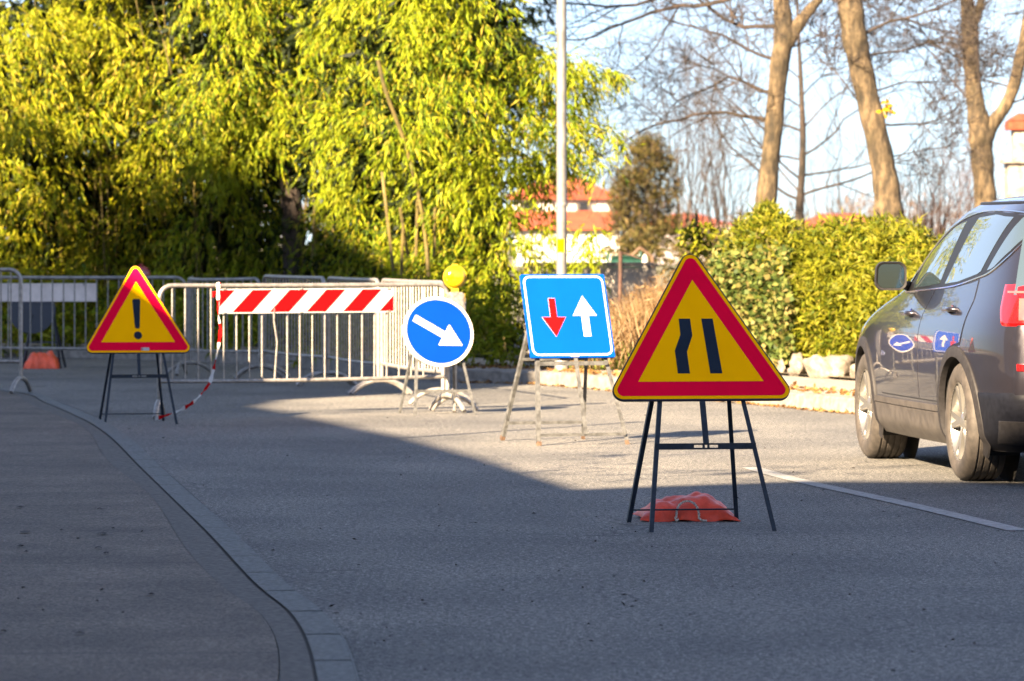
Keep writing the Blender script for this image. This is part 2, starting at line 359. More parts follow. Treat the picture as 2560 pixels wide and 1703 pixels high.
# resample kerb by length
def resample(line, step):
    out = [line[0]]; acc = 0
    for i in range(len(line)-1):
        a,b = line[i],line[i+1]; L = (b-a).length; t = step-acc
        while t <= L: out.append(a+(b-a)*(t/L)); t += step
        acc = (acc+L)%step
    return out
outer = resample(outer, .25)
KW = .135
inner = offset(outer, KW)
mb = MB(); strip(mb, outer, outer, -.01, KZ-.006); strip(mb, outer, offset(outer,.008), KZ-.006, KZ)
# kerb stones with small gaps
n = len(outer); i = 0
oo = offset(outer,.008)
while i < n-4:
    for k in range(i, i+4):
        a,b,c,d_ = oo[k],oo[k+1],inner[k+1],inner[k]
        if k == i+3: b = b+(a-b)*.09; c = c+(d_-c)*.09
        dz = KZ+.0015*math.sin(i*1.7)
        mb.add([(a.x,a.y,dz),(b.x,b.y,dz),(c.x,c.y,dz),(d_.x,d_.y,dz)],[(0,1,2,3)])
    i += 4
struct(mb.build('kerb', M_KERB), 'low grey stone kerb curving along the left pavement')
mb = MB(); strip(mb, offset(outer,.004), offset(outer,KW+.03), KZ-.008, KZ-.008); struct(mb.build('kerb_gap', M_GAP), 'dark dirt joint behind the kerb stones')
inf0 = offset(outer, KW+.013); infi = [Vector((p.x-(.13+.03*math.sin(p.y*.7)), p.y, p.z)) for p in inf0]
mb = MB(); strip(mb, inf0, infi, KZ-.002, KZ-.001); struct(mb.build('kerb_bedding', M_INF), 'rough mortar strip between kerb and pavement')
infj = [Vector((p.x-.004,p.y,p.z)) for p in infi]
mb = MB(); strip(mb, infj, [Vector((min(p.x-2,-60.0),p.y,p.z)) for p in infj], KZ+.002, KZ+.002)
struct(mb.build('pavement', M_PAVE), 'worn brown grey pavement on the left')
# far kerb and pavement
fk = [(-900,884),(-200,890),(250,896),(700,916),(950,944),(1150,957),(1311,959),(1534,978),(1800,1003),(2123,1034),(2560,1082),(3300,1190)]
fkl = resample(smooth_line([G(a,b) for a,b in fk],6), .5)
fkl = [Vector((-60,fkl[0].y+12,0))]+fkl+[Vector((14,14,0)),Vector((16,-20,0))]
FZ = .13
mb = MB(); strip(mb, fkl, offset(fkl,.02), -.01, FZ-.015); strip(mb, offset(fkl,.02), offset(fkl,.04), FZ-.015, FZ); strip(mb, offset(fkl,.04), offset(fkl,.17), FZ, FZ)
struct(mb.build('far_kerb', M_KERB2), 'pale kerb on the far side of the road')
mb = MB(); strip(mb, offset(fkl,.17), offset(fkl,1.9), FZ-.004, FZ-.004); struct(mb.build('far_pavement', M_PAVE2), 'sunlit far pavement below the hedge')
b1 = offset(fkl,1.9); mb = MB(); strip(mb, b1, [Vector((p.x*1.6+(6 if p.x>2 else 0), max(p.y+20,80) if p.x<8 else p.y+5, 0)) for p in b1], FZ+.02, FZ-.02)
struct(mb.build('verge', M_SOIL), 'bare soil verge under the bamboo and hedge')
# centre line
lp = [G(2548,1328),G(2270,1262),G(1999,1203),G(1860,1165)]
ll = resample(smooth_line(lp,6),.3); mb = MB(); strip(mb, offset(ll,.06), offset(ll,-.06), .004,.004)
struct(mb.build('road_marking', M_LINE), 'worn white line on the road')

# ------------------------------------------------------------------ shapes for signs
def rounded(pts, r, n=8):
    out = []; m = len(pts)
    for i in range(m):
        p = Vector(pts[i]); a = (Vector(pts[i-1])-p); b = (Vector(pts[(i+1)%m])-p); la,lb = a.length,b.length; a.normalize(); b.normalize()
        ang = math.acos(max(-1,min(1,a.dot(b)))); t = r/math.tan(ang/2); c = p+(a+b).normalized()*(r/math.sin(ang/2))
        s = p+a*t; e = p+b*t; a0 = math.atan2(s.y-c.y,s.x-c.x); a1 = math.atan2(e.y-c.y,e.x-c.x)
        da = (a1-a0+math.pi)%(2*math.pi)-math.pi
        for k in range(n+1): q = a0+da*k/n; out.append((c.x+r*math.cos(q), c.y+r*math.sin(q)))
    return out
def tri(side, b0, inset=0):     # equilateral, base at b0; inset from each edge
    h = side*math.sqrt(3)/2; k = inset
    cx, cy = 0, b0+h/3; s = (h/3-k)/(h/3)
    return [(cx+(x-cx)*s, cy+(y-cy)*s) for x,y in ((-side/2,b0),(side/2,b0),(0,b0+h))]
def circ(cx, cy, r, n=48): return [(cx+r*math.cos(2*math.pi*k/n), cy+r*math.sin(2*math.pi*k/n)) for k in range(n)]
def xf(poly, c=(0,0), rot=0, s=1): 
    ca,sa = math.cos(rot),math.sin(rot); return [(c[0]+s*(x*ca-y*sa), c[1]+s*(x*sa+y*ca)) for x,y in poly]
class Easel:
    def __init__(s, name, label, cat, loc, psi, lean, scale=1.0):
        s.root = thing(name, label, cat, loc, R(psi), scale=scale); s.t = R(lean); s.y0 = 0
    def fr(s, a, b, n):   # b = distance along the slope from the ground
        return Vector((a, b*math.sin(s.t)-n*math.cos(s.t), b*math.cos(s.t)+n*math.sin(s.t)))
    def part(s, name, poly, n0, n1, mat, parent=None, label=None):
        mb = MB(); mb.prism(poly, s.fr, n0, n1); o = mb.build(name, mat, parent or s.root)
        if label: o['label'] = label
        return o
    def leg(s, p0, p1, mat, w=.022, t=.006, name='leg', angle=True):
        mb = MB(); p0,p1 = Vector(p0),Vector(p1); mb.bar(p0,p1,w,t,up=(0,1,0)) if False else None
        d = (p1-p0).normalized(); x = Vector((1,0,0)); x = (x-d*x.dot(d)).normalized(); y = d.cross(x)
        sg = 1 if p0.x > 0 else -1
        for a,b,(wa,wb) in ((x,y,(w,t)),(y,x,(w,t))):
            off = (x*(-sg)*w/2 if a is y else y*0)
            if a is y: c = x*(sg*(w/2-t/2))+y*(w/2+t/2+.0005)
            else: c = Vector((0,0,0))
            vs = []
            for p in (p0,p1):
                for u,v in ((-1,-1),(1,-1),(1,1),(-1,1)): vs.append(p+c+a*(u*wa/2)+b*(v*wb/2))
            mb.add(vs,[(3,2,1,0),(4,5,6,7),(0,1,5,4),(1,2,6,5),(2,3,7,6),(3,0,4,7)])
        return mb.build(name, mat, s.root)
    def hbar(s, p0, p1, w, t, mat, name='crossbar', up=(0,0,1)):
        mb = MB(); mb.bar(p0,p1,t,w,up=up); return mb.build(name, mat, s.root)

def triangle_easel(name, label, loc, psi, scale, symbol, db=0):
    e = Easel(name, label, 'road sign', loc, psi, 24 if symbol == 'narrow' else 19, scale)
    b0 = .712+db; S = 1.0
    e.part('board', rounded(tri(S,b0),.056), -.018, .0, M_DARKST)
    yb = e.part('yellow_border', rounded(tri(S,b0,.007),.046), .0005, .0015, M_YEL)
    e.part('red_border', rounded(tri(S,b0,.0235),.032), .002, .003, M_REDS)
    e.part('yellow_panel', tri(S,b0,.101), .0035, .0045, M_YEL)
    if symbol == 'narrow':
        k = .001/1.0
        # bars given in board metres relative to panel centre
        L = [(-.035,.305),(-.090,.305),(-.0885,.222),(-.122,.140),(-.1165,.022),(-.058,.022),(-.0635,.134),(-.0305,.217)]
        Rr = [(.0845,.022),(.140,.022),(.078,.305),(.020,.305)]
        Rr = [(.041,.022),(.099,.022),(.0755,.305),(.020,.305)]
        base = b0+.101+.020
        o = lambda pl: [(x*1.07+.008, y*1.07+base) for x,y in pl]
        e.part('symbol', o(L), .005,.006, M_BLACKS); e.part('symbol', o(Rr), .005,.006, M_BLACKS)
    else:
        base = b0+.101
        bar_ = [(-.018,.150),(.018,.150),(.038,.395),(.028,.418),(0,.424),(-.028,.418),(-.038,.395)]
        e.part('symbol', rounded([(x-.004,y+base) for x,y in [(-.020,.125),(.022,.125),(.036,.40),(-.036,.40)]],.016,5), .005,.006, M_BLACKS)
        e.part('symbol', circ(.0,base+.062,.036,24), .005,.006, M_BLACKS)
        st = e.part('sticker', [(.025,b0+.022),(.095,b0+.022),(.095,b0+.050),(.025,b0+.050)], .0055,.0062, M_STICK)
        e.part('print', [(.029,b0+.026),(.038,b0+.026),(.038,b0+.046),(.029,b0+.046)], .0064,.0070, M_REDB, st)
    sl_ = math.tan(e.t)
    hw = lambda z: .315-.155*z
    for sg in (-1,1):
        e.leg((sg*hw(0),.0+.022,0),(sg*hw(.98),.98*sl_+.026,.98), M_DARKST)
        e.leg((sg*.285,.80,0),(sg*.158,.49,.97), M_DARKST)
    zc = .42; y = zc*sl_+.014
    mb = MB(); w_ = hw(zc)+.008
    xs = [-w_,-.062,-.018,-.0065,.0065,.018,.062,w_]      # bar with two slots and a hole
    for a,b_,solid in [(xs[0],xs[1],1),(xs[1],xs[2],0),(xs[2],xs[3],1),(xs[3],xs[4],0),(xs[4],xs[5],1),(xs[5],xs[6],0),(xs[6],xs[7],1)]:
        xm = (a+b_)/2+.012 if False else (a+b_)/2
        if solid: mb.box((xm,y,zc),(b_-a,.004,.032))
        else:
            mb.box((xm,y,zc+.0115),(b_-a,.004,.009)); mb.box((xm,y,zc-.0115),(b_-a,.004,.009))
    mb.build('crossbar', M_DARKST, e.root)
    mb = MB(); mb.bar((-.0,zc*sl_+.010,zc+.016),(-.0,1.0*sl_+.012,1.0),.030,.004,up=(0,1,0)); mb.build('upright', M_DARKST, e.root)
    mb = MB(); mb.tube([(-.275,.785,.065),(.275,.785,.065)],.005,6); mb.build('rear_rod', M_DARKST, e.root)
    mb = MB(); mb.bar((-.15,.95*sl_+.036,.95),(.15,.95*sl_+.036,.95),.02,.004); mb.build('hinge_bar', M_DARKST, e.root)
    return e
fl = G(1631,1335); fr_ = G(1937,1325)
E1 = triangle_easel('triangular_sign','large yellow and red triangular road narrows sign on black easel in the foreground', (fl+fr_)/2, 9, 1.0, 'narrow')
E2 = triangle_easel('triangular_sign','smaller triangular sign with exclamation mark on dark easel beside the kerb', G(353,1062), 11, .91, 'excl', -.055)

# square two way priority sign
def arrow(w, head_w, head_l, L):   # up arrow, tail at 0
    return [(-w/2,0),(w/2,0),(w/2,L-head_l),(head_w/2,L-head_l-.0),(0,L),(-head_w/2,L-head_l),(-w/2,L-head_l)]
e = Easel('square_sign','light blue square priority sign with red and white arrows on grey easel','road sign', (G(1348,1115)+G(1578,1112))/2-Vector((.0,0,0)), 19, 22)
b0 = .672; S = .645; hs = S/2
sq = [(-hs,b0),(hs,b0),(hs,b0+S),(-hs,b0+S)]
ins = lambda k: [(-hs+k,b0+k),(hs-k,b0+k),(hs-k,b0+S-k),(-hs+k,b0+S-k)]
e.part('board', rounded(sq,.012), -.022, 0, M_LBLUE)
e.part('white_frame', rounded(ins(.014),.05), .0005,.0015, M_WHITE)
e.part('blue_panel', rounded(ins(.028),.038), .002,.003, M_LBLUE)
ra = xf(arrow(.050,.180,.150,.295), (-.110,b0+.455), math.pi)
ra2 = xf(arrow(.053,.186,.153,.299), (-.110,b0+.457), math.pi)
e.part('red_arrow', ra2, .0035,.0042, M_WHITE); e.part('red_arrow', ra, .0045,.0055, M_REDB)
e.part('white_arrow', xf(arrow(.056,.185,.155,.315),(.130,b0+.160),0), .0035,.0050, M_WHITE)
stk = e.part('sticker', [(-.02,b0+.004),(.045,b0+.004),(.045,b0+.028),(-.02,b0+.028)], .0035,.0045, M_STICK)
sl_ = math.tan(e.t); hw = lambda z: .335-.125*z
for sg in (-1,1):
    e.leg((sg*hw(0),.045,.03),(sg*hw(1.0),1.0*sl_+.045,1.0), M_GREYST, .028)
    e.leg((sg*hw(0),.045-.03*sl_,0),(sg*hw(.03),.045,.03), M_RUSTST, .030, name='foot')
    e.leg((sg*.31,.90,.03),(sg*.205,.50,1.0), M_GREYST, .026)
    e.leg((sg*.313,.91,0),(sg*.31,.90,.03), M_RUSTST, .028, name='foot')
for z,wd in ((.075,.022),(.58,.030)):
    e.hbar((-hw(z),z*sl_+.012,z),(hw(z),z*sl_+.012,z),wd,.005,M_GREYST)
for z in (.13,.60):
    f = z/1.15; x = .31-.12*f; y = .90-.46*f; e.hbar((-x,y,z),(x,y,z),.022,.005,M_GREYST,'rear_crossbar')
mb = MB(); mb.bar((.02,.075*sl_+.006,.075),(.02,1.0*sl_+.014,1.0),.030,.004,up=(0,1,0)); mb.build('upright', M_GREYST, e.root)
# round arrow sign
e = Easel('round_sign','round blue sign with white diagonal arrow on grey easel near lamp','road sign', (G(1039,1040)+G(1193,1037))/2, 18, 18)
R0 = .302; cb = .735
def rp(r): return circ(.0,cb,r,64)
mb = MB(); mb.prism(rp(R0), e.fr, -.045, 0); mb.prism(rp(R0+.006), e.fr, -.010, -.002); mb.build('board', M_WHTD, e.root)
e.part('white_rim', rp(R0-.002), .0005,.0015, M_WHITE); e.part('blue_disc', rp(R0-.020), .002,.003, M_BLUE)
e.part('arrow', rounded(xf(arrow(.062,.215,.185,.475),(-.205,cb+.122),R(-90-31.5)),.004,3), .0035,.0048, M_WHITE)
sl_ = math.tan(e.t); hw = lambda z: .262-.13*z
for sg in (-1,1):
    e.leg((sg*hw(0),.03,0),(sg*hw(.85),.85*sl_+.05,.85), M_GREYST, .022)
    e.leg((sg*.245,.55,0),(sg*.14,.30,.85), M_GREYST, .02)
for z in (.20,.46): e.hbar((-hw(z),z*sl_+.03,z),(hw(z),z*sl_+.03,z),.024,.004,M_GREYST)
mb = MB(); mb.bar((0,.40*sl_+.03,.40),(0,.8*sl_+.04,.8),.025,.004,up=(0,1,0)); mb.build('upright', M_GREYST, e.root)

# dark sign seen from behind, far left
g0 = G(104,921)
bk = thing('round_sign','dark back of a low round sign behind the barrier with the pale plate','road sign',g0)
for sg in (-1,1):
    mb = MB(); mb.bar((sg*.22,0,0),(sg*.12,.1,.62),.02,.02); mb.build('leg', M_NAVY, bk)
    mb = MB(); mb.bar((sg*.24,.35,0),(sg*.12,.14,.62),.02,.02); mb.build('leg', M_NAVY, bk)
mb = MB(); mb.lathe([(.0,-.01),(.27,-.01),(.27,.01),(0,.01)],40,Matrix.Translation((-.12,.12,.66))@Matrix.Rotation(R(90-15),4,'X')); mb.build('board', M_NAVY, bk)
mb = MB(); mb.bar((-.18,.02,.30),(.18,.02,.30),.02,.02); mb.build('crossbar', M_NAVY, bk)

# ------------------------------------------------------------------ sandbags
def sandbag(label, loc, Lx, Ly, H, mat, seed, rz=0, flaps=True):
    root = thing('sandbag', label, 'sandbag', loc, rz)
    nx,ny = 56,30; rs = np.random.default_rng(seed); ph = rs.uniform(0,6,8)
    vs = []; fs = []
    def hgt(u,v):
        r = max(0,1-abs(u)**2.6)*max(0,1-abs(v)**2.4); h = H*(r**.55)
        h += H*.16*(mnoise.noise(Vector((u*2.3+ph[5],v*2.0,1.7)))+.5*mnoise.noise(Vector((u*6+ph[6],v*5,3.1))))*r**.4-H*.10*abs(math.sin(5.5*u+1.5*v+ph[7]))**6*r**.3
        h += H*.08*math.sin(4*u+2*v+ph[0])*r+H*.035*math.sin(9*u-7*v+ph[1])*r**.5+H*.012*math.sin(19*u+5*v+ph[2])*r
        return h
    top = []
    for j in range(ny):
        for i_ in range(nx):
            u = -1+2*i_/(nx-1); v = -1+2*j/(ny-1)
            x = u*Lx/2*(1-.07*(1-v)*.5*0); y = v*Ly/2
            x *= 1+.10*abs(v)**3*(1 if flaps else 0); y *= 1+.16*abs(u)**3+.14*(abs((u*2.1+5.3)%1-.5)*2-.5)*(abs(v)**3)
            z = hgt(u,v)
            edge = max(abs(u),abs(v)); fl_ = max(0,edge-.86)/.14
            if flaps: z += fl_*H*(.06+.08*math.sin(7*u+2+ph[4]))
            vs.append((x,y,max(z,.003)+.002))
    for j in range(ny-1):
        for i_ in range(nx-1): a = j*nx+i_; fs.append((a,a+1,a+nx+1,a+nx))
    n0 = len(vs); vs += [(x,y,max(0.0005,z*.85-.006)) for x,y,z in vs]
    fs += [tuple(n0+k for k in f[::-1]) for f in fs[:]]
    per = [i_ for i_ in range(nx)]+[j*nx+nx-1 for j in range(1,ny)]+[(ny-1)*nx+i_ for i_ in range(nx-2,-1,-1)]+[j*nx for j in range(ny-2,0,-1)]
    for a,b in zip(per,per[1:]+per[:1]): fs.append((b,a,n0+a,n0+b))
    mb = MB(); mb.add(vs,fs); mb.build('bag', mat, root, True, 60)
    return root
sb = sandbag('crumpled red orange sandbag with rope handle under the narrowing sign', G(1716,1299)+Vector((0,.03,0)), .475, .42, .125, M_BAG, 3, R(3))
mb = MB(); pts = []
for k in range(15):
    t = k/14; a = math.pi*t; pts.append((-.012+.060*-math.cos(a)+.02*t*0, -.215+.02*math.sin(a), .022+.085*math.sin(a)**.8))
rop = MB(); 
for ph in (0,math.pi):
    q = [(p[0]+.004*math.cos(k*2.2+ph), p[1], p[2]+.004*math.sin(k*2.2+ph)) for k,p in enumerate(smooth_line(pts,4))]; rop.tube(q,.0045,5)
rop.tube([(-.072,-.225,.004),(-.055,-.205,.018),(-.078,-.20,.02),(-.07,-.225,.006)],.006,5)
rop.tube([(.045,-.21,.02),(.06,-.225,.008),(.075,-.23,.006),(.085,-.222,.005)],.006,5); rop.build('rope_handle', M_ROPE, sb, True)
sandbag('small orange sandbag lying on the road behind the left barriers', G(106,921), .40, .34, .19, M_BAGO, 5, 0, False)

# ------------------------------------------------------------------ crowd barriers
def tube_path(mb, pts, r, n=10): mb.tube(pts, r, n)
def barrier(label, a, b, H=1.09, nb=20, mat=M_GALV, zb=0, foot=(.12,.88), sag=0, bent=(), low=.30, r=.019, footrot=0):
    a = Vector(a); b = Vector(b); v = b-a; L = v.length; rz = math.atan2(v.y,v.x)
    root = thing('crowd_barrier', label, 'barrier', (a.x,a.y,zb), rz, 'crowd barriers across the road')
    rc = .11; pts = [(0,0,.13),(0,0,H-rc)]+[(rc-rc*math.cos(q), 0, H-rc+rc*math.sin(q)) for q in [math.pi/2*k/6 for k in range(1,7)]]
    pts += [(L*t, sag*math.sin(math.pi*t), H-.012*math.sin(math.pi*t)*(1 if sag else .3)) for t in (.2,.35,.5,.65,.8)]
    pts += [(L-rc+rc*math.sin(q), 0, H-rc+rc*math.cos(q)) for q in [math.pi/2*k/6 for k in range(0,7)]]+[(L,0,.13)]
    mb = MB(); mb.tube(pts, r, 10); mb.build('frame', mat, root, True)
    mb = MB(); mb.tube([(0,0,low)]+[(L*t,sag*math.sin(math.pi*t),low-.01*math.sin(math.pi*t)) for t in (.25,.5,.75)]+[(L,0,low)], r*.9, 10); mb.build('lower_rail', mat, root, True)
    for k in range(1,nb+1):
        x = L*k/(nb+1); y = sag*math.sin(math.pi*k/(nb+1)); m2 = MB()
        top = H-.005
        if x < rc: top = H-rc+math.sqrt(max(0,rc*rc-(rc-x)**2))
        if k in bent: p = [(x,y,low),(x+.018,y-.01,.62),(x-.022,y-.03,.80),(x,y,top)]
        else: p = [(x,y,low),(x,y,top)]
        m2.tube(p, .0075, 6, caps=False); m2.build('bar', mat, root, True)
    for x in foot:
        xx = L*x if x not in (0,1) else L*x
        m3 = MB(); ps = []
        for k in range(13):
            t = -1+2*k/12; yy = .29*t; zz = .018+.125*(1-abs(t)**2.3); ps.append((xx+yy*math.tan(footrot if x == foot[0] else 0), yy, zz))
        m3.tube(ps, .021, 9)
        m3.build('foot', mat, root, True)
    return root
def GS(px, sc, z=0): d = F/sc; return Vector(((px-1280)/sc, d, z))
B1 = barrier('near barrier carrying the red and white striped board', GS(398,303), GS(1119,292), 1.095, 22, foot=(0,1), bent=(9,), low=.305, footrot=R(31))
barrier('barrier standing half on the left pavement at the picture edge', GS(-560,262), GS(52,265), 1.165, 24, mat=M_GALV, zb=KZ, foot=(0,1), low=.30)
B2 = barrier('shaded barrier with a pale plate behind it', GS(-62,228), GS(464,229), 1.07, 18, foot=(.02,.98), mat=M_GALVD)
barrier('short bent barrier in shade right of the exclamation sign', GS(470,229), GS(650,236), 1.065, 15, foot=(.02,.98), sag=-.25, mat=M_GALVD)
barrier('angled barrier behind the left half of the striped board', GS(659,235), GS(811,248), 1.095, 20, foot=(0,1))
barrier('angled barrier behind the middle of the striped board', GS(820,248), GS(946,263), 1.095, 20, foot=(0,1))
barrier('angled barrier ending behind the round blue sign', GS(955,263), GS(1108,281), 1.095, 20, foot=(.0,.97))

# striped board on the near barrier
la = GS(398,303); lb = GS(1119,292); vd = (lb-la); Lb = vd.length; vd.normalize(); rz = math.atan2(vd.y,vd.x)
def onb(px):   # parameter along near barrier for a photo column
    k = (px-1280)/F; t = (la.x-k*la.y)/(k*vd.y-vd.x); return t
t0, t1 = onb(543), onb(982)
bo = la+vd*t0; wB = t1-t0; hB = .205
sbd = thing('striped_board','red and white diagonally striped board hanging on the near barrier','board',(bo.x,bo.y,0),rz)
ztop = 1.066; zbo = ztop-hB
frb = lambda a,b,n: Vector((a, -.024-n, b))
mb = MB(); mb.prism([(0,zbo),(wB,zbo),(wB,ztop),(0,ztop)], frb, -.004, .0); mb.build('plate', M_WHITE, sbd)
sw = .0; m_ = .010; per = wB/4.78; sl = .185
def clipx(x): return min(max(x,m_*.8),wB-m_*.8)
y0_,y1_ = zbo+m_, ztop-m_; hh = y1_-y0_; sh = hh*1.02*1.0
for k in range(-1,6):
    xa = k*per+per*.37; xb = xa+per*.52       # bottom interval, top shifted right by sh
    poly = []
    # build clipped parallelogram
    pts = [(xa,y0_),(xb,y0_),(xb+sh,y1_),(xa+sh,y1_)]
    def clip(poly, lim, keep):
        out = []
        for i in range(len(poly)):
            p,q = poly[i],poly[(i+1)%len(poly)]; ip,iq = keep(p[0],lim),keep(q[0],lim)
            if ip: out.append(p)
            if ip != iq: t = (lim-p[0])/(q[0]-p[0]); out.append((lim,p[1]+(q[1]-p[1])*t))
        return out
    pts = clip(pts, m_*.8, lambda a,l: a>=l); 
    if pts: pts = clip(pts, wB-m_*.8, lambda a,l: a<=l)
    if len(pts) > 2:
        mb = MB(); mb.prism(pts, frb, .0005,.0015); mb.build('red_stripe', M_REDB, sbd)
for x in (.05,wB*.46,wB-.06):
    mb = MB()
    for dz in (ztop-.006,zbo+.004):
        mb.tube([(x-.014,-.03,dz-.008),(x-.008,-.034,dz+.012),(x,-.032,dz-.004),(x+.008,-.034,dz+.012),(x+.014,-.03,dz-.006)],.003,5)
    mb.build('clip', M_GALV, sbd)
# pale plate behind the far barrier
pl = thing('pale_plate','plain pale plate fixed behind the bars of a shaded barrier','board',GS(95,228)+Vector((0,.04,0)))
mb = MB(); mb.box((0,0,.905),(1.29,.006,.20)); mb.build('plate', M_WHTD, pl)
mb = MB()
for x in (-.5,.5): mb.bar((x,-.02,1.01),(x,-.02,.98),.012,.03)
mb.build('clip', M_GALV, pl)

# barrier tape
tp = [(545,706,.0),(546,786,.02),(551,822,.03),(547,860,.04),(540,895,.06),(530,940,.1),(519,965,.15),(486,1003,.3),(449,1026,.4),(405,1042,.55),(386,1047,.6)]
tpts = [P(px,py,GS(470,306).y-.05-k) for px,py,k in tp]
tl = resample(smooth_line(tpts,6),.012); mb = MB(); n = len(tl); vs = []
for i,p in enumerate(tl):
    t = (tl[min(i+1,n-1)]-tl[max(i-1,0)]).normalized(); a = i*.05+.6*math.sin(i*.13)
    s_ = t.cross(Vector((0,-1,0))); s_ = s_.normalized() if s_.length > .1 else Vector((1,0,0)); k = t.cross(s_)
    wd = (s_*math.cos(.5*math.sin(a))+k*math.sin(.9*math.sin(a)))*(.010+.005*math.sin(i*.21)+.003*math.sin(i*.77)); vs += [p+wd, p-wd]
fs = [(2*i,2*i+1,2*i+3,2*i+2) for i in range(n-1)]
mb.add(vs,fs); mb.m = [1 if math.sin(i*.31)+.6*math.sin(i*.13+1)>.1 else 0 for i in range(n-1)]
tag(mb.build('barrier_tape',[M_REDB,M_WHITE]),'red and white warning tape dangling from the near barrier to the road','tape')
mb = MB(); tq = la+vd*onb(548); c0 = Vector((tq.x,tq.y,1.095))
ring = [(c0.x+.0*k, c0.y+.024*math.cos(k*math.pi/5), c0.z+.024*math.sin(k*math.pi/5)) for k in range(11)]
vs = []
for p in ring: vs += [(p[0]-.012,p[1]-.004,p[2]),(p[0]+.012,p[1]+.004,p[2])]
mb.add(vs,[(2*i,2*i+1,2*i+3,2*i+2) for i in range(10)]); mb.tube([(c0.x-.06,c0.y-.03,1.03),(c0.x-.03,c0.y-.035,1.045),(c0.x-.05,c0.y-.03,1.0)],.012,6)
tag(mb.build('tape_knot', M_REDB),'red tape knotted round the top rail beside the striped board','tape')

# warning lamps
def lamp(label, loc, s, lens, body, wrap=True, rz=0):
    r = thing('warning_lamp', label, 'warning lamp', loc, rz, scale=s)
    M = Matrix.Translation((0,0,.125+.10))@Matrix.Rotation(R(90),4,'X')
    mb = MB(); mb.lathe([(0,-.052),(.05,-.05),(.082,-.034),(.090,-.014),(.093,0),(.090,.014),(.082,.034),(.05,.05),(0,.052)],40,M); mb.build('lens', lens, r, True,50)
    mb = MB(); mb.lathe([(.095,-.008),(.102,-.008),(.102,.008),(.095,.008)],40,M,caps=False); mb.box((0,0,.124+.205),(.05,.02,.018)); mb.build('lens_rim', body, r, True, 30)
    mb = MB(); mb.box((0,0,.105),(.06,.05,.05)); mb.box((0,0,.03),(.165,.085,.11)); mb.build('housing', body, r)
    if wrap:
        n=24; vs=[]; fs=[]
        for j,(z,k) in enumerate(((.072,1.04),(.04,1.10),(.0,1.07),(-.05,1.12),(-.075,1.05))):
            for i_ in range(n):
                q=2*math.pi*i_/n; ca,sa=math.cos(q),math.sin(q); sx=.0845*k*(abs(ca)**.35)*(1 if ca>0 else -1); sy=.046*k*(abs(sa)**.35)*(1 if sa>0 else -1)
                jj = 1+.045*math.sin(5*q+j*2.1)+.03*math.sin(9*q-j)
                vs.append((sx*jj,sy*jj,z+(.028*math.cos(2*q+math.pi) if j==0 else 0)))
        for j in range(4):
            for i_ in range(n): i2=(i_+1)%n; fs.append((j*n+i2,j*n+i_,(j+1)*n+i_,(j+1)*n+i2))
        mb=MB(); mb.add(vs,fs); mb.build('tape_wrap', M_TAPE, r, True, 50)
    return r
tY = GS(1137,292); lamp('yellow warning lamp with silver taped base above the round blue sign',(tY.x,tY.y+.02,.93),1.0,M_LAMPY,M_LAMPB,rz=R(8))
pl2 = thing('lamp_post','thin grey support post holding the yellow warning lamp','post',(tY.x,tY.y+.03,0))
mb = MB(); mb.tube([(0,0,.04),(0,0,.90)],.017,8); mb.build('pole', M_GALV, pl2, True)
for q in (30,150,270):
    mb = MB(); a,b = math.cos(R(q)),math.sin(R(q)); mb.tube([(0,0,.14),(.10*a,.10*b,.11),(.19*a,.19*b,.05),(.22*a,.22*b,.012)],.017,8); mb.build('foot', M_GALV, pl2, True)
tR = GS(352,228); lamp('red warning lamp partly hidden behind the exclamation sign',(tR.x,tR.y,.86),1.05,M_LAMPR,M_LAMPR,False)

# ------------------------------------------------------------------ street lamp pole on the far pavement
g = G(1404,925,FZ)
lpst = thing('street_lamp','tall pale metal lamp post rising behind the light blue square sign','street lamp',g)
M_POST = simple('grey_painted_post',(.24,.235,.23),.5,.2,var=.25,sc=5)
mb = MB(); mb.tube([(0,0,0),(0,0,1.25),(0,0,2.0),(0,0,7.6)],[.056,.055,.053,.045],20); mb.build('pole', M_POST, lpst, True)
mb = MB(); mb.lathe([(.060,1.70),(.060,1.74)],20,caps=False); mb.lathe([(.074,0),(.074,.10),(.058,.14)],20); mb.build('collar', M_GALV, lpst, True,30)
mb = MB(); M_ = [( -.0565*math.sin(q), -.0565*math.cos(q)) for q in [R(-25+10*k) for k in range(9)]]
vs = [(x,y,1.22) for x,y in M_]+[(x,y,1.36) for x,y in M_]; mb.add(vs,[(i,i+1,10+i,9+i) for i in range(8)]); mb.build('sticker', M_YEL, lpst)
mb = MB(); mb.tube([(0,0,7.5),(0,-.3,7.9),(0,-1.2,8.05)],.03,10); mb.box((0,-1.45,8.04),(.2,.6,.1)); mb.build('lamp_head', M_GALVD, lpst)

# ------------------------------------------------------------------ car
def interp(tab, z): return float(np.interp(z,[t[0] for t in tab],[t[1] for t in tab]))
TW = [(.20,.84),(.28,.905),(.45,.928),(.62,.94),(.80,.945),(.90,.938),(.97,.922),(1.03,.900),(1.10,.868),(1.18,.838),(1.30,.795),(1.42,.750),(1.52,.708),(1.60,.660),(1.645,.605),(1.68,.50),(1.70,.38),(1.715,.12)]
TR = [(.20,-.74),(.28,-.86),(.45,-.92),(.65,-.93),(.80,-.915),(.95,-.90),(1.10,-.875),(1.2,-.83),(1.35,-.75),(1.5,-.67),(1.6,-.60),(1.645,-.5),(1.68,-.3),(1.70,-.1),(1.715,.2)]
TF = [(.20,3.5),(.30,3.66),(.45,3.72),(.60,3.70),(.75,3.64),(.85,3.5),(.93,3.28),(1.0,2.98),(1.06,2.70),(1.11,2.40),(1.16,2.22),(1.3,1.98),(1.42,1.74),(1.52,1.50),(1.60,1.22),(1.645,1.05),(1.68,.86),(1.70,.68),(1.715,.45)]
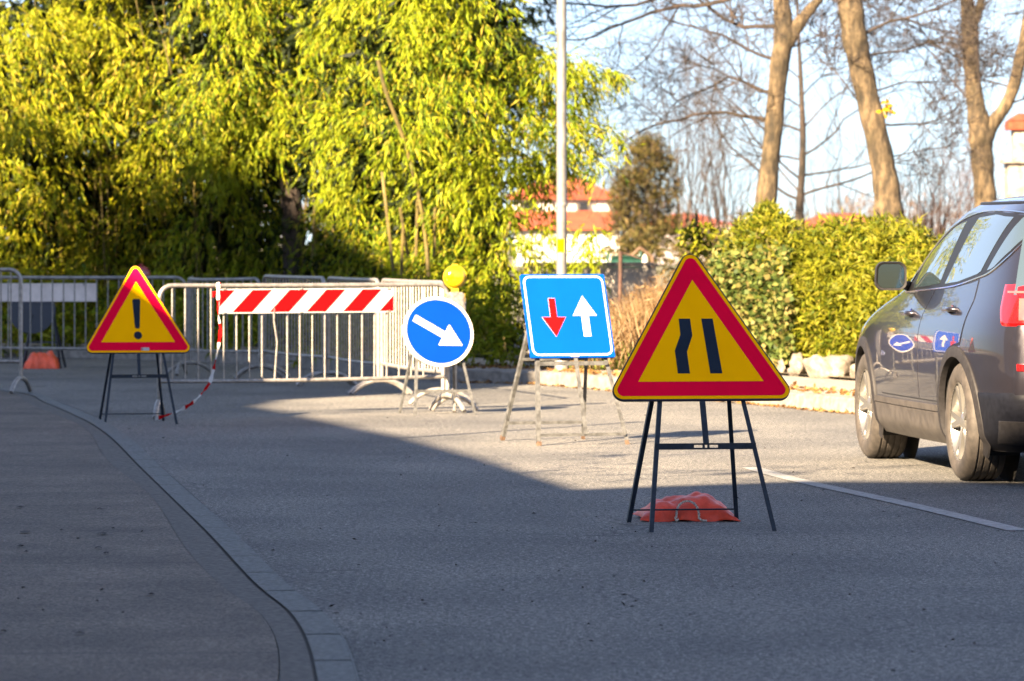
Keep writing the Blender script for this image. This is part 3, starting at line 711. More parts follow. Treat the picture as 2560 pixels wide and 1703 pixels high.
TN = [(.2,6.5),(1.0,6.5),(1.2,6.0),(1.715,4)]
lift = lambda z: z+.045*min(1,max(0,(z-1.15)/.5))
TW,TR,TF,TN = [[(lift(a),b) for a,b in t] for t in (TW,TR,TF,TN)]
def sm(tab, z): return .25*interp(tab,z-.03)+.5*interp(tab,z)+.25*interp(tab,z+.03) if .25 < z < 1.6 else interp(tab,z)
def prm(z): 
    r,f = sm(TR,z),sm(TF,z); return sm(TW,z),(r+f)/2,(f-r)/2,interp(TN,z)
def S(y, z):
    w_,c,L,n = prm(z); e_ = min(.9999,abs((y-c)/L)); x = w_*(1-e_**n)**(1/n)-(.013*(y-1.4)**2-.008)*max(0,1-e_**n)
    if False:
        x -= .007*math.exp(-((z-.60)/.14)**2)*math.exp(-((y-1.3)/.9)**4)
        zc = .885+.012*(2-y); x += .004*max(0,1-abs(z-zc)/.045)*max(0,1-((y-1.2)/2.1)**4)
        for ax in (0,2.81): x += .012*math.exp(-(((y-ax)**2+(z-.38)**2)/.30)**2)
    return x
def outline(z, N=220):
    w_,c,L,n = prm(z); q = np.linspace(-math.pi/2,math.pi/2,1600); s_ = np.sin(q); 
    y = np.sign(s_)*np.abs(s_)**(2/n); yy = np.concatenate([y,np.linspace(-1,1,1200)]); yy = np.unique(np.clip(yy,-1,1)); 
    x = (1-np.abs(yy)**n)**(1/n); X = w_*x; Y = c+L*yy
    d = np.concatenate([[0],np.cumsum(np.hypot(np.diff(X),np.diff(Y)))]); t = np.linspace(0,d[-1],N)
    return np.interp(t,d,X), np.interp(t,d,Y), d[-1]
CARO = Vector((3.613,26.91,0)); PHI = 7.0
car = thing('parked_car','dark grey five door SUV with silver wheels, cut off at the right edge','car',CARO,R(PHI))
zs = sorted(set([round(x,4) for x in list(np.arange(.20,1.0,.022))+list(np.arange(1.0,1.60,.018))+list(np.linspace(1.60,1.760,18))]))
NO = 230; V = []; Fc = []; mi = []
for z in zs:
    X,Y,_ = outline(z,NO)
    for x,y in zip(X,Y):
        if x > .35 and 0: pass
        xs_ = S(y,z) if abs(x) > .8*prm(z)[0] else x
        V.append((-xs_,y,z))
AX = ((0,.368),(2.81,.368)); RA = .405
for j in range(len(zs)-1):
    for i in range(NO-1):
        a = j*NO+i; y = (V[a][1]+V[a+1][1])/2; z = (V[a][2]+V[a+NO][2])/2; x = V[a][0]
        if x < -.6 and any((y-ay)**2+(z-az)**2 < RA**2 for ay,az in AX): continue
        Fc.append((a,a+NO,a+NO+1,a+1))
nV = len(V); V2 = V+[(-x,y,z) for x,y,z in V]; F2 = Fc+[tuple(k+nV for k in f[::-1]) for f in Fc]
j = len(zs)-1; F2.append(tuple(j*NO+i for i in range(NO))+tuple(nV+j*NO+i for i in range(NO-1,-1,-1)))
mb = MB(); mb.add(V2,F2); mb.build('body', M_PAINT, car, True, 50)
mb = MB()                                         # underbody
X,Y,_ = outline(.26,60); mb.add([(-x*.97,y,.26) for x,y in zip(X,Y)]+[(x*.97,y,.26) for x,y in zip(X,Y)][::-1],[tuple(range(120))])
mb.box((0,1.4,.40),(1.24,4.3,.24)); mb.build('underbody', M_LINER, car)
def rows(poly, z):
    ys = []
    for i in range(len(poly)):
        (y0,z0),(y1,z1) = poly[i],poly[(i+1)%len(poly)]
        if (z0 <= z < z1) or (z1 <= z < z0): ys.append(y0+(y1-y0)*(z-z0)/(z1-z0))
    return (min(ys),max(ys)) if len(ys) > 1 else None
def patch(poly, off, nz=24, ny=30, side=-1, cut=None, inset=True):
    zmin,zmax = min(p[1] for p in poly)+.0005, max(p[1] for p in poly)-.0005; vs=[]; fs=[]
    for j in range(nz+1):
        z = zmin+(zmax-zmin)*j/nz; r = rows(poly,z)
        lo,hi = r
        if cut:
            for ay,az,rr in cut:
                if abs(z-az) < rr:
                    h = math.sqrt(rr*rr-(z-az)**2)
                    if ay < (lo+hi)/2: lo = max(lo,ay+h)
                    else: hi = min(hi,ay-h)
        for i in range(ny+1):
            y = lo+(hi-lo)*i/ny; o = off
            vs.append((side*(S(y,z)+o),y,z))
    for j in range(nz):
        for i in range(ny): a = j*(ny+1)+i; fs.append((a,a+1,a+ny+2,a+ny+1) if side>0 else (a,a+ny+1,a+ny+2,a+1))
    # rim closing towards body
    nb_ = len(vs); per = list(range(ny+1))+[j*(ny+1)+ny for j in range(1,nz+1)]+[nz*(ny+1)+i for i in range(ny-1,-1,-1)]+[j*(ny+1) for j in range(nz-1,0,-1)]
    for k in per: x,y,z = vs[k]; vs.append((x-side*(off+.004),y,z))
    m = len(per)
    for k in range(m): fs.append((per[k],per[(k+1)%m],nb_+(k+1)%m,nb_+k) if side<0 else (per[(k+1)%m],per[k],nb_+k,nb_+(k+1)%m))
    return vs,fs
CUT = [(0,.368,.452),(2.81,.368,.452)]
BLT = lambda y: float(np.interp(y,[-.65,-.45,-.2,.3,1.0,1.7,2.2],[1.36,1.30,1.235,1.185,1.155,1.13,1.12]))
DLO = [(1.72,1.13),(1.45,1.33),(1.18,1.455),(.85,1.545),(.45,1.595),(0.0,1.605),(-.35,1.595),(-.56,1.57),(-.60,1.50),(-.50,1.36),(-.30,1.265),(-.05,1.225),(.4,1.18),(1.0,1.155)]
DLO = [(a,lift(b)) for a,b in DLO]
def clipy(poly, lo, hi, slope=0):    # keep lo(z)<=y<=hi(z): pillars lean
    for sgn,lim in ((1,lo),(-1,hi)):
        out = []
        fz = lambda p: sgn*(p[0]-(lim+slope*(p[1]-1.2)))
        for i in range(len(poly)):
            p,q = poly[i],poly[(i+1)%len(poly)]; a,b = fz(p),fz(q)
            if a >= 0: out.append(p)
            if (a >= 0) != (b >= 0): t = a/(a-b); out.append((p[0]+(q[0]-p[0])*t,p[1]+(q[1]-p[1])*t))
        poly = out
    return poly
for side in (-1,1):
    vs,fs = patch([(a-.0,b) for a,b in DLO],.002,30,50,side); mb = MB(); mb.add(vs,fs); so_ = mb.build('window_surround', M_GLOSSB, car, True)
    def shrink(p, k):
        cx = sum(a for a,b in p)/len(p); cz = sum(b for a,b in p)/len(p); 
        return [(a+(cx-a)/max(.01,abs(cx-a))*min(k,abs(cx-a)), b+(cz-b)/max(.01,abs(cz-b))*min(k,abs(cz-b))) for a,b in p]
    for lo,hi in ((.76,1.50),(-.10,.66),(-.56,-.17)):
        pg = clipy(DLO,lo,hi,-.55 if lo < .7 else -.30)
        pg = shrink(pg,.024); vs,fs = patch(pg,.0045,26,26,side); mb = MB(); mb.add(vs,fs); mb.build('window', M_GLASS, car, True)
    # chrome line
    ring = smooth_line([(a,b,0) for a,b in DLO+DLO[:1]],4); mb = MB(); mb.tube([(side*(S(p.x,p.y)+.004),p.x,p.y) for p in ring],.006,6); mb.build('chrome_trim', M_CHROME, car, True)
    seam = .95; fs_ = 2.10
    fd = [(fs_,.47),(fs_-.0,.95),(fs_-.06,1.10),(1.62,1.118),(1.0,1.145),(.86,1.152),(.93,1.0),(seam,.8),(seam,.47)]
    rd = [(seam-.012,.47),(seam-.012,.8),(.915,1.0),(.848,1.152),(.4,1.170),(.0,1.205),(-.12,1.222),(-.16,1.10),(-.12,.9),(-.02,.7),(.2,.47)]
    for poly,nm in ((fd,'door'),(rd,'door')):
        # dark seam under, panel above
        cy = sum(a for a,b in poly)/len(poly); cz = sum(b for a,b in poly)/len(poly)
        big = [(a+(.013 if a>cy else -.013), b+(.008 if b>cz else -.008)) for a,b in poly]
        vs,fs = patch(big,.0008,40,40,side,[(0,.368,.455),(2.81,.368,.455)]); mb = MB(); mb.add(vs,fs); 
        sm_ = mb
        vs,fs = patch(poly,.0035,44,44,side,[(0,.368,.463),(2.81,.368,.463)]); m2 = MB(); m2.add(vs,fs); dr = m2.build(nm, M_PAINT, car, True, 50)
        sm_.build('seam', M_GLOSSB, dr, True)
        hy = (1.16 if nm and poly is fd else .12); hz = 1.0 if poly is fd else 1.04
        mb = MB(); pts = [(side*(S(hy-.0,hz)-.005),hy-.01,hz),(side*(S(hy,hz)+.042),hy+.015,hz+.002),(side*(S(hy+.09,hz)+.045),hy+.10,hz+.002),(side*(S(hy+.2,hz)+.038),hy+.19,hz),(side*(S(hy+.2,hz)-.005),hy+.215,hz)]
        mb.tube(smooth_line(pts,4),.015,10); mb.lathe([(0,-.002),(.03,-.002),(.032,.004),(0,.005)],16,Matrix.Translation((side*(S(hy+.1,hz)+.004),hy+.1,hz))@Matrix.Rotation(R(90),4,'Y')); mb.build('handle', M_PAINT, dr, True)
    # wheel arch cladding rings, sill
    for ay,az in AX:
        vs=[];fs=[]; n=48
        for k in range(n+1):
            q = R(-28)+R(236)*k/n
            for rr,o in ((.385,-.02),(.388,.016),(.430,.017),(.452,.010),(.455,.0)):
                y = ay+rr*math.cos(q); z = az+rr*math.sin(q); vs.append((side*(S(y,max(z,.24))+o),y,z))
        for k in range(n):
            for m in range(4): a = k*5+m; fs.append((a,a+1,a+6,a+5) if side<0 else (a+1,a,a+5,a+6))
        mb = MB(); mb.add(vs,fs); mb.build('wheel_arch', M_CLAD, car, True)
        mb = MB(); vs=[];fs=[]
        for k in range(25):
            q = R(-30)+R(240)*k/24
            for x in (.935,.60): vs.append((side*min(x,S(ay+.39*math.cos(q),max(.24,az+.39*math.sin(q)))-.0),ay+.395*math.cos(q),az+.395*math.sin(q)))
        for k in range(24): fs.append((2*k,2*k+1,2*k+3,2*k+2))
        mb.add(vs,fs); mb.lathe([(0,0),(.40,0)],24,Matrix.Translation((side*.60,ay,az))@Matrix.Rotation(R(90),4,'Y')); mb.build('wheel_liner', M_LINER, car, True)
    vs,fs = patch([(.30,.20),(2.52,.20),(2.45,.40),(.36,.40)],.010,14,40,side,[(0,.368,.445),(2.81,.368,.445)]); mb = MB(); mb.add(vs,fs); mb.build('sill', M_SILL, car, True)
    vs,fs = patch([(.42,.405),(2.36,.405),(2.34,.445),(.46,.445)],.016,5,30,side); mb = MB(); mb.add(vs,fs); mb.build('sill_trim', M_SILL, car, True)
    # mirror
    mx = S(1.72,1.15); bx = side*(mx+.135); my = 1.60; mz = 1.235
    Mm = Matrix.Translation((bx,my,mz))@Matrix.Rotation(side*R(4),4,'Z')@Matrix.Rotation(R(90),4,'X')
    def rr_outline(w_,h_,r): return rounded([(-w_/2,-h_/2),(w_/2,-h_/2),(w_/2*.96,h_/2),(-w_/2*.92,h_/2)],r,6)
    mb = MB(); lv = [(.0,.180,.158,.045),(.012,.205,.180,.05),(-.03,.212,.186,.052),(-.08,.19,.165,.05),(-.12,.13,.11,.04),(-.135,.06,.05,.02)]
    rings = [rr_outline(a,b,c) for _,a,b,c in lv]; m = len(rings[0]); vs=[]; fs=[]
    for (d_,_,_,_),rg in zip(lv,rings): vs += [Mm@Vector((x*(1 if side<0 else -1),y,d_)) for x,y in rg]
    for j in range(1,len(lv)-1):
        for i in range(m): fs.append((j*m+i,j*m+(i+1)%m,(j+1)*m+(i+1)%m,(j+1)*m+i))
    for i in range(m): fs.append((i,(i+1)%m,m+(i+1)%m,m+i))
    fs.append(tuple((len(lv)-1)*m+i for i in range(m))); mb.add(vs,fs)
    mb.tube([(side*(mx-.03),1.70,1.165),(side*(mx+.03),1.67,1.175),(side*(mx+.07),1.64,1.20)],[.035,.03,.028],10)
    mir = mb.build('wing_mirror', M_CLAD, car, True, 50)
    mb = MB(); mb.prism(rr_outline(.176,.154,.042), lambda a,b,n: Mm@Vector((a*(1 if side<0 else -1),b,n)), .0005,.003); mb.build('mirror_glass', M_MIRG, mir)
    # tail light wrapping the corner
    def wrap(z0,z1,s0,s1,off,nz=14,ns=24,shape=None):
        vs=[];fs=[]
        for j in range(nz+1):
            z = z0+(z1-z0)*j/nz; X,Y,Lg = outline(z,600); tt = np.linspace(0,Lg,600)
            a,b = (s0,s1) if shape is None else shape(j/nz,s0,s1)
            for i in range(ns+1):
                s_ = a+(b-a)*i/ns; x = float(np.interp(s_,tt,X)); y = float(np.interp(s_,tt,Y)); 
                x2 = float(np.interp(s_+.01,tt,X)); y2 = float(np.interp(s_+.01,tt,Y)); wz = prm(z)[0]; kk = min(1,max(0,(x/wz-.70)/.2)); x = x+(S(y,z)-x)*kk if x > .70*wz else x; nx_,ny_ = (y2-y),-(x2-x); l = math.hypot(nx_,ny_) or 1
                ed = 1 if 0<i<ns and 0<j<nz else -.3
                vs.append((side*(x+off*ed*nx_/l),y+off*ed*ny_/l,z))
        for j in range(nz):
            for i in range(ns): k = j*(ns+1)+i; fs.append((k,k+ns+1,k+ns+2,k+1) if side<0 else (k,k+1,k+ns+2,k+ns+1))
        mb = MB(); mb.add(vs,fs); return mb
    tlh = wrap(.955,1.205,.50,.93,.014,shape=lambda t,a,b:(a,b-.10*abs(t-.45)**1.5)).build('tail_light', M_TAIL, car, True)
    wrap(1.15,1.165,.50,.87,.019).build('light_bar', M_TAILW, tlh, True)
    wrap(.98,1.13,.50,.75,.018).build('light_bar', M_TAILW, tlh, True)
    wrap(.20,.56,0,1.34,.012,nz=16,ns=50,shape=lambda t,a,b:(a,b-.10*(1-t))).build('rear_bumper', M_BUMP, car, True)
    wrap(.69,.735,.60,.765,.012).build('reflector', M_TAIL, car, True)
    wrap(.24,.40,.30,.95,.02).build('bumper_insert', M_CLAD, car, True)
    # wheels
    for ay in (0,2.81):
        cx = side*.785; Mw = Matrix.Translation((cx,ay,.362))@Matrix.Rotation(side*R(90),4,'Y')
        # local z = outward
        prof = [(.235,-.125),(.30,-.128),(.338,-.118),(.354,-.10)]
        for gz in (-.062,-.022,.022,.062): prof += [(.361,gz-.008),(.352,gz-.006),(.352,gz+.006),(.361,gz+.008)]
        prof += [(.354,.10),(.340,.116),(.322,.125),(.30,.129),(.27,.128),(.248,.122),(.236,.112)]
        wh = MB(); wh.lathe([(.236,.112),(.244,.118),(.238,.100),(.222,.06),(.215,-.10)],48,Mw,caps=False); wl = wh.build('wheel', M_RIM, car, True)
        mb = MB(); mb.lathe(prof,64,Mw,caps=False); 
        mb.build('tyre', M_TYRE, wl, True, 35)
        mb = MB()
        for k in range(5):
            for dq in (-.17,.17):
                q = 2*math.pi*k/5+.3; c,s_ = math.cos(q),math.sin(q); c2,s2 = math.cos(q+dq),math.sin(q+dq)
                vs = []
                for (r_,cc,ss,wd,zf,zb_) in ((.04,c,s_,.022,.092,.05),(.13,math.cos(q+dq*.75),math.sin(q+dq*.75),.017,.098,.06),(.232,c2,s2,.016,.108,.07)):
                    tx,ty = -ss,cc
                    for sg in (-1,1): vs.append(Mw@Vector((r_*cc+sg*wd*tx,r_*ss+sg*wd*ty,zf)))
                    for sg in (1,-1): vs.append(Mw@Vector((r_*cc+sg*wd*1.2*tx,r_*ss+sg*wd*1.2*ty,zb_)))
                fs=[]
                for j in range(2):
                    for i in range(4): fs.append((4*j+i,4*j+(i+1)%4,4*j+4+(i+1)%4,4*j+4+i))
                mb.add(vs,fs)
        mb.lathe([(0,.098),(.03,.098),(.055,.09),(.06,.05)],24,Mw); mb.build('spokes', M_RIM, wl, True, 30)
        mb = MB(); mb.lathe([(0,.03),(.17,.03),(.17,.0),(0,.0)],32,Mw); mb.build('brake_disc', M_SILL, wl)
# windscreen & rear window, badge
for z0,z1,front in ((1.17,1.60,True),(1.14,1.56,False)):
    vs=[];fs=[]; nz,nn = 14,24
    for j in range(nz+1):
        z = z0+(z1-z0)*j/nz; w_,c,L,n = prm(z)
        for i in range(nn+1):
            x = (-.86+1.72*i/nn)*w_; e_ = (1-(abs(x)/w_)**n)**(1/n); y = c+(L*e_+.004)*(1 if front else -1); vs.append((x,y,z))
    for j in range(nz):
        for i in range(nn): k = j*(nn+1)+i; fs.append((k,k+1,k+nn+2,k+nn+1) if front is False else (k,k+nn+1,k+nn+2,k+1))
    mb = MB(); mb.add(vs,fs); mb.build('windscreen' if front else 'rear_window', M_GLASS, car, True)
def text_mesh(txt, size, mat, parent, M, name):
    cu = bpy.data.curves.new(name,'FONT'); cu.body = txt; cu.size = size; cu.extrude = .0012
    t = bpy.data.objects.new(name, cu); me = bpy.data.meshes.new_from_object(t); me.transform(M); me.materials.clear(); me.materials.append(mat)
    bpy.data.objects.remove(t); o = bpy.data.objects.new(name, me); COL.objects.link(o); o.parent = parent; return o
xb = S(2.0,.72); Mt = Matrix(((0,0,-1,-(xb+.006)),(-1,0,0,2.06),(0,1,0,.715),(0,0,0,1)))
text_mesh('xDrive', .045, M_CHROME, car, Mt, 'badge')
for sg in (-1,1):
    mb = MB(); mb.tube([(sg*S(y,1.692),y,1.692) for y in [-.3+.13*k for k in range(10)]],.012,8); mb.build('roof_rail', M_GLOSSB, car, True)

# ------------------------------------------------------------------ bare trees
def grow(mb, p, d, L, r, depth, up=.12, spread=.9, kids=4, jit=.16, rmin=.0048, seglen=None):
    n = max(3,int(L/.22)); pts=[Vector(p)]; rs=[r]; dd = Vector(d).normalized()
    for i in range(n):
        dd = (dd+Vector((random.gauss(0,jit),random.gauss(0,jit),random.gauss(0,jit)+up*.3))).normalized()
        pts.append(pts[-1]+dd*(L/n)); rs.append(max(rmin*.6,r*(1-.8*(i+1)/n)))
    mb.tube(pts, rs, 5 if r > .02 else 3, caps=False)
    if depth <= 0: return
    for k in range(kids):
        t = random.uniform(.2,.95); i = min(n-1,int(t*n)); q = pts[i]; dl = (pts[i+1]-pts[i]).normalized()
        ax = Vector((random.gauss(0,1),random.gauss(0,1),random.gauss(0,1)+up)); ax = (ax-dl*ax.dot(dl)).normalized()
        nd = (dl*.75+ax*spread).normalized()
        grow(mb, q, nd, L*random.uniform(.45,.75)*(1.1-.4*t), max(rmin,rs[i]*.6), depth-1, up, spread, kids, jit, rmin)
def trunk_tree(name, label, limbs, d, mat, branches, base_ext=1.0, seed=1, gnd=.1, twmat=None, group='bare trees behind the hedge'):
    """limbs: list of [(px,py,width_px)...]"""
    random.seed(seed); sc = F/d; base = P(limbs[0][0][0],limbs[0][0][1],d); loc = (base.x,base.y,gnd)
    root = thing(name, label, 'tree', loc, 0, group)
    for k,lm in enumerate(limbs):
        pts = [P(x,y,d) for x,y,w_ in lm]; rs = [w_/2/sc for x,y,w_ in lm]
        if k == 0: pts = [Vector((pts[0].x,d,gnd-.1))]+pts; rs = [rs[0]*1.25]+rs
        pp = smooth_line([(p.x,p.y,p.z) for p in pts],5); rr = np.interp(np.linspace(0,len(rs)-1,len(pp)),range(len(rs)),rs)
        rr = [r*(1+.05*math.sin(i*1.3)+.03*random.random()) for i,r in enumerate(rr)]
        mb = MB(); mb.tube(pp, rr, 18); mb.build('trunk' if k==0 else 'limb', mat, root, True, 80, loc)
    mb = MB()
    for (px,py,dx,dz,L,r,dep) in branches:
        p = P(px,py,d); grow(mb, p, Vector((dx,random.uniform(-.5,.5),dz)), L*1.1, r*.85, dep, kids=6)
    mb.build('branches', twmat or M_TWIG, root, False, loc=loc)
    return root
trunk_tree('bare_tree','leafless tree with forked pale trunk nearest the narrowing sign',
  [[(1908,560,56),(1915,500,52),(1932,336,44),(1948,168,46),(1960,95,52),(1957,40,44),(1952,-40,40),(1955,-300,30)],
   [(1966,110,40),(1990,70,34),(2020,30,27),(2052,-10,22),(2100,-90,16),(2140,-250,12)]], 62, M_BARK,
  [(1940,230,-1,.1,2.2,.035,3),(1930,300,-1,.3,2.6,.035,3),(1945,150,-1,.5,2.2,.03,3),(1960,60,-1,.4,3.0,.04,3),(1957,-60,-1,-.1,3.2,.05,3),(1955,-160,-1,-.25,3.8,.05,3),
   (2060,-20,1,.2,2.0,.02,3),(1955,-150,-.8,.3,3.0,.05,3),(1950,130,1,.3,1.4,.02,3),(1928,340,-.9,.35,1.5,.02,3)], seed=3)
trunk_tree('bare_tree','slim dark leafless tree between the two large pale trunks',
  [[(2000,580,24),(1999,520,20),(2005,430,17),(2007,336,15),(2002,200,11),(1996,84,8),(1992,-20,6),(1990,-160,4)]], 70, M_BARKD,
  [(2000,500,-1,.35,2.9,.028,2),(2000,490,1,.6,2.6,.028,2),(2004,450,-1,.5,2.2,.025,2),(2006,400,-1,.4,1.9,.022,2),(2006,390,1,.7,2.3,.024,2),(2007,330,-1,.25,2.9,.026,2),(2007,320,1,.8,2.4,.022,2),
   (2006,270,-1,.5,1.9,.018,2),(2005,240,1,.7,2.0,.018,2),(2003,200,-1,.6,2.0,.018,2),(2002,160,1,.8,1.8,.016,2),(2000,120,-1,.6,1.6,.014,2),(1998,80,1,.8,1.6,.013,2),(1997,50,-1,.7,1.5,.012,2),(1996,20,1,.8,1.4,.011,2),
   (2004,440,1,.3,2.3,.024,2),(2000,480,-.8,.9,1.9,.02,2)], seed=5, twmat=M_BARKD)
trunk_tree('bare_tree','thick pale leaning trunk of a leafless tree left of the car mirror',
  [[(2226,580,80),(2222,540,74),(2216,470,66),(2203,392,60),(2182,300,58),(2158,196,58),(2138,100,62),(2128,30,62),(2118,-60,56),(2100,-300,40)]], 57, M_BARK,
  [(2150,90,1,.5,1.6,.03,3),(2165,140,1,.15,2.0,.02,3),(2190,310,1,.1,1.9,.022,3),(2185,300,-.6,.7,1.6,.02,3),(2130,20,-1,.4,1.6,.02,3),(2180,230,1,.3,1.8,.018,3),(2125,-60,1,.1,2.8,.03,3),(2120,-60,-1,-.1,2.4,.03,3),(2205,400,1,.4,1.2,.014,3)], seed=8)
trunk_tree('bare_tree','leafless tree with deeply forked trunk above the car roof',
  [[(2466,540,58),(2464,498,54),(2457,420,54),(2452,350,60),(2446,300,54),(2436,240,42),(2428,150,40),(2424,70,44),(2420,30,36),(2412,-60,30),(2400,-250,24)],
   [(2462,350,40),(2485,305,34),(2512,268,30),(2532,222,30),(2550,150,31),(2566,80,30),(2585,-60,26)],
   [(2430,70,24),(2446,30,22),(2456,-20,20),(2470,-150,14)]], 64, M_BARK,
  [(2440,260,-1,.6,2.0,.022,3),(2430,160,-1,.4,1.8,.02,3),(2520,260,1,.2,1.5,.02,3),(2535,220,-1,.4,1.4,.02,3),(2424,90,-1,.3,1.6,.018,3),(2450,20,1,.4,1.4,.02,3),(2550,150,-1,.3,1.2,.016,3),(2415,-20,-1,-.1,2.2,.03,3),(2400,-100,1,-.2,2.2,.03,3)], seed=12)
# small yellow leaves left on the leaning tree
ly = rng.normal(size=(60,3))*np.array([.045,.045,.07])+np.array(P(2218,270,56.6))
v,q = leaves_geo(ly, rng.normal(size=(60,3))+np.array([0,0,-1]), rng.uniform(.05,.09,60), rng.uniform(.03,.05,60))
tag(np_mesh('leaf_tuft', v, q, leafmat('yellow_leaf',[(.5,.33,.005),(.6,.38,.01)],.4)),'tuft of bright yellow leaves on the thick leaning trunk','leaves')
# thin bare shrubs and saplings behind
def bare_shrub(label, px, py, d, n, H, spread, mat, seed, depth=2, cat='shrub', grp='bare shrubs in the gardens behind', rr=.02):
    random.seed(seed); b = P(px,py,d); b.z = min(b.z,.1); root = thing('bare_shrub', label, cat, b, 0, grp)
    mb = MB()
    for k in range(n):
        a = random.uniform(0,6.28); s_ = random.uniform(.1,1)*spread
        grow(mb, (random.gauss(0,.12*spread*2),random.gauss(0,.2),0), (math.cos(a)*s_,math.sin(a)*s_,1), H*random.uniform(.6,1.1), rr*random.uniform(.7,1.2), depth, .3, .45, 4, .07, .004)
    mb.build('stems', mat, root); return root
bare_shrub('leafless reddish shrub behind the right end of the hedge',2340,620,66,13,2.7,.55,M_TWIGR,21)
bare_shrub('thin leafless shrub right of the thick leaning trunk',2290,620,72,9,3.0,.35,M_TWIG,22)
bare_shrub('tall thin leafless saplings behind the brown conifer',1720,660,120,12,6.5,.16,M_TWIG,23,rr=.035)
bare_shrub('leafless saplings left of the forked pale trunk',1820,640,95,12,5.0,.22,M_TWIG,24,rr=.025)
bare_shrub('faint leafless saplings left of the brown conifer',1560,660,120,9,5.5,.2,M_TWIG,25,rr=.03)
bare_shrub('reddish leafless thicket between leaning trunk and forked tree',2400,640,90,16,3.4,.5,M_TWIGR,26,rr=.02)
bare_shrub('leafless thicket behind the slim dark tree',2080,640,110,14,3.6,.45,M_TWIG,27,rr=.022)

# ------------------------------------------------------------------ bamboo
clumps = [(-60,'at the far left edge of the picture',59),(150,'above the barrier with the pale plate',59),(350,'directly behind the exclamation sign',59),(560,'left of the dark ivied trunk',58),
          (800,'right of the dark ivied trunk',56),(1010,'behind the yellow warning lamp, with a long bare cane',54),(1190,'thin and see through in front of the white house',52)]
FB = lambda x: float(np.interp(x,[-200,400,700,1000,1300],[60,59.5,57.5,53.5,49.5]))
geo = {i:[] for i in range(len(clumps))}; inner = {i:[] for i in range(len(clumps))}
def clump_of(px): return min(range(len(clumps)), key=lambda i: abs(clumps[i][0]-px))
rs = random.Random(4)
def top_edge(px): return float(np.interp(px,[-200,0,60,140,200,1150,1230],[-60,60,-10,20,-200,-200,90]))
for iy,py in enumerate(range(-120,900,62)):
    for px in range(-180,1180,76):
        x = px+rs.uniform(-34,34)+(38 if iy%2 else 0); y = py+rs.uniform(-26,26)
        if y < top_edge(x): continue
        right = float(np.interp(y,[-120,0,200,330,480,620,760,900],[1180,1180,1190,1200,1215,1225,1250,1330]))
        if x > right: continue
        # gap of darkness round trunk
        if 690 < x < 800 and 400 < y < 700: continue
        base = FB(x)
        bulge = float(np.interp(y,[-120,200,420,520,900],[2.2,2.2,1.6,.7,0]))+ (0.7*math.sin(x*.013+1)+.6*math.sin(x*.031+y*.02))
        d = base-bulge*.8+rs.uniform(-.6,.55); sc = F/d
        c = P(x,y,d); low = y > 520
        ns = 40; nl = 14
        nv = mnoise.noise(Vector((x/150,y/105,3.3)))+.5*mnoise.noise(Vector((x/60,y/50,7.1)))
        d -= nv*1.2; c = P(x,y,d)
        geo[clump_of(x)].append(sprays(c,(.34*rs.uniform(.8,1.3),.34,.24*rs.uniform(.8,1.3)), ns, nl, .36, .125,.020, fl=.75, down=.6 if y<650 else .25, front=.4, bias=(rs.uniform(-.7,.7),-.25,-.25))) if nv > -.36 else None
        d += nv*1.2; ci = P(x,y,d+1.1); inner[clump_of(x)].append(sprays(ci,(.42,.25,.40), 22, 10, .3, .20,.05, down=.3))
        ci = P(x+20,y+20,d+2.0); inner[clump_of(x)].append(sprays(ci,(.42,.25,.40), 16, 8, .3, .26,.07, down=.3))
for py in range(-760,-120,95):
    for px in range(-180,1140,120):
        x = px+rs.uniform(-50,50); y = py+rs.uniform(-30,30)
        if x < 230 and y > -420 and x > 20: continue
        c = P(x,y,57.5+rs.uniform(-.8,.8)); geo[clump_of(x)].append(sprays(c,(.5,.5,.38),26,11,.35,.18,.03,down=.5,front=.3))
# right hand loose bamboo: hanging branches
loose = [(1210,60,.30,.3),(1260,120,.3,.2),(1240,200,.34,.25),(1300,180,.3,.18),(1350,150,.3,.12),(1400,165,.26,.10),(1450,175,.24,.08),(1490,190,.2,.06),(1330,230,.3,.2),(1390,230,.26,.14),
         (1290,270,.34,.22),(1360,300,.32,.2),(1420,310,.26,.14),(1240,300,.3,.25),(1330,360,.3,.2),(1430,350,.2,.18),(1240,380,.3,.25),(1270,420,.26,.2),(1210,450,.34,.3),(1350,410,.22,.10),(1400,385,.2,.10),
         (1250,500,.22,.25),(1230,560,.28,.25),(1350,470,.10,.10),(1300,610,.18,.12),(1270,650,.3,.2),(1480,400,.10,.06),(1520,330,.07,.03),(1330,700,.3,.15),(1240,700,.3,.3),(1440,625,.08,.22),(1465,600,.10,.22),(1420,700,.24,.18),(1380,560,.08,.08),(1290,540,.10,.1)]
for x,y,a,b in loose:
    for k in range(3 if x<1420 and 120<y<460 else (1 if a<.2 else 2)):
        c = P(x+rs.uniform(-22,22),y+rs.uniform(-12,12),50.5+rs.uniform(-.8,.8))
        geo[6].append(sprays(c,(a*1.3,.35,b*1.2), 20, 12, .25,.125,.018, down=.7))
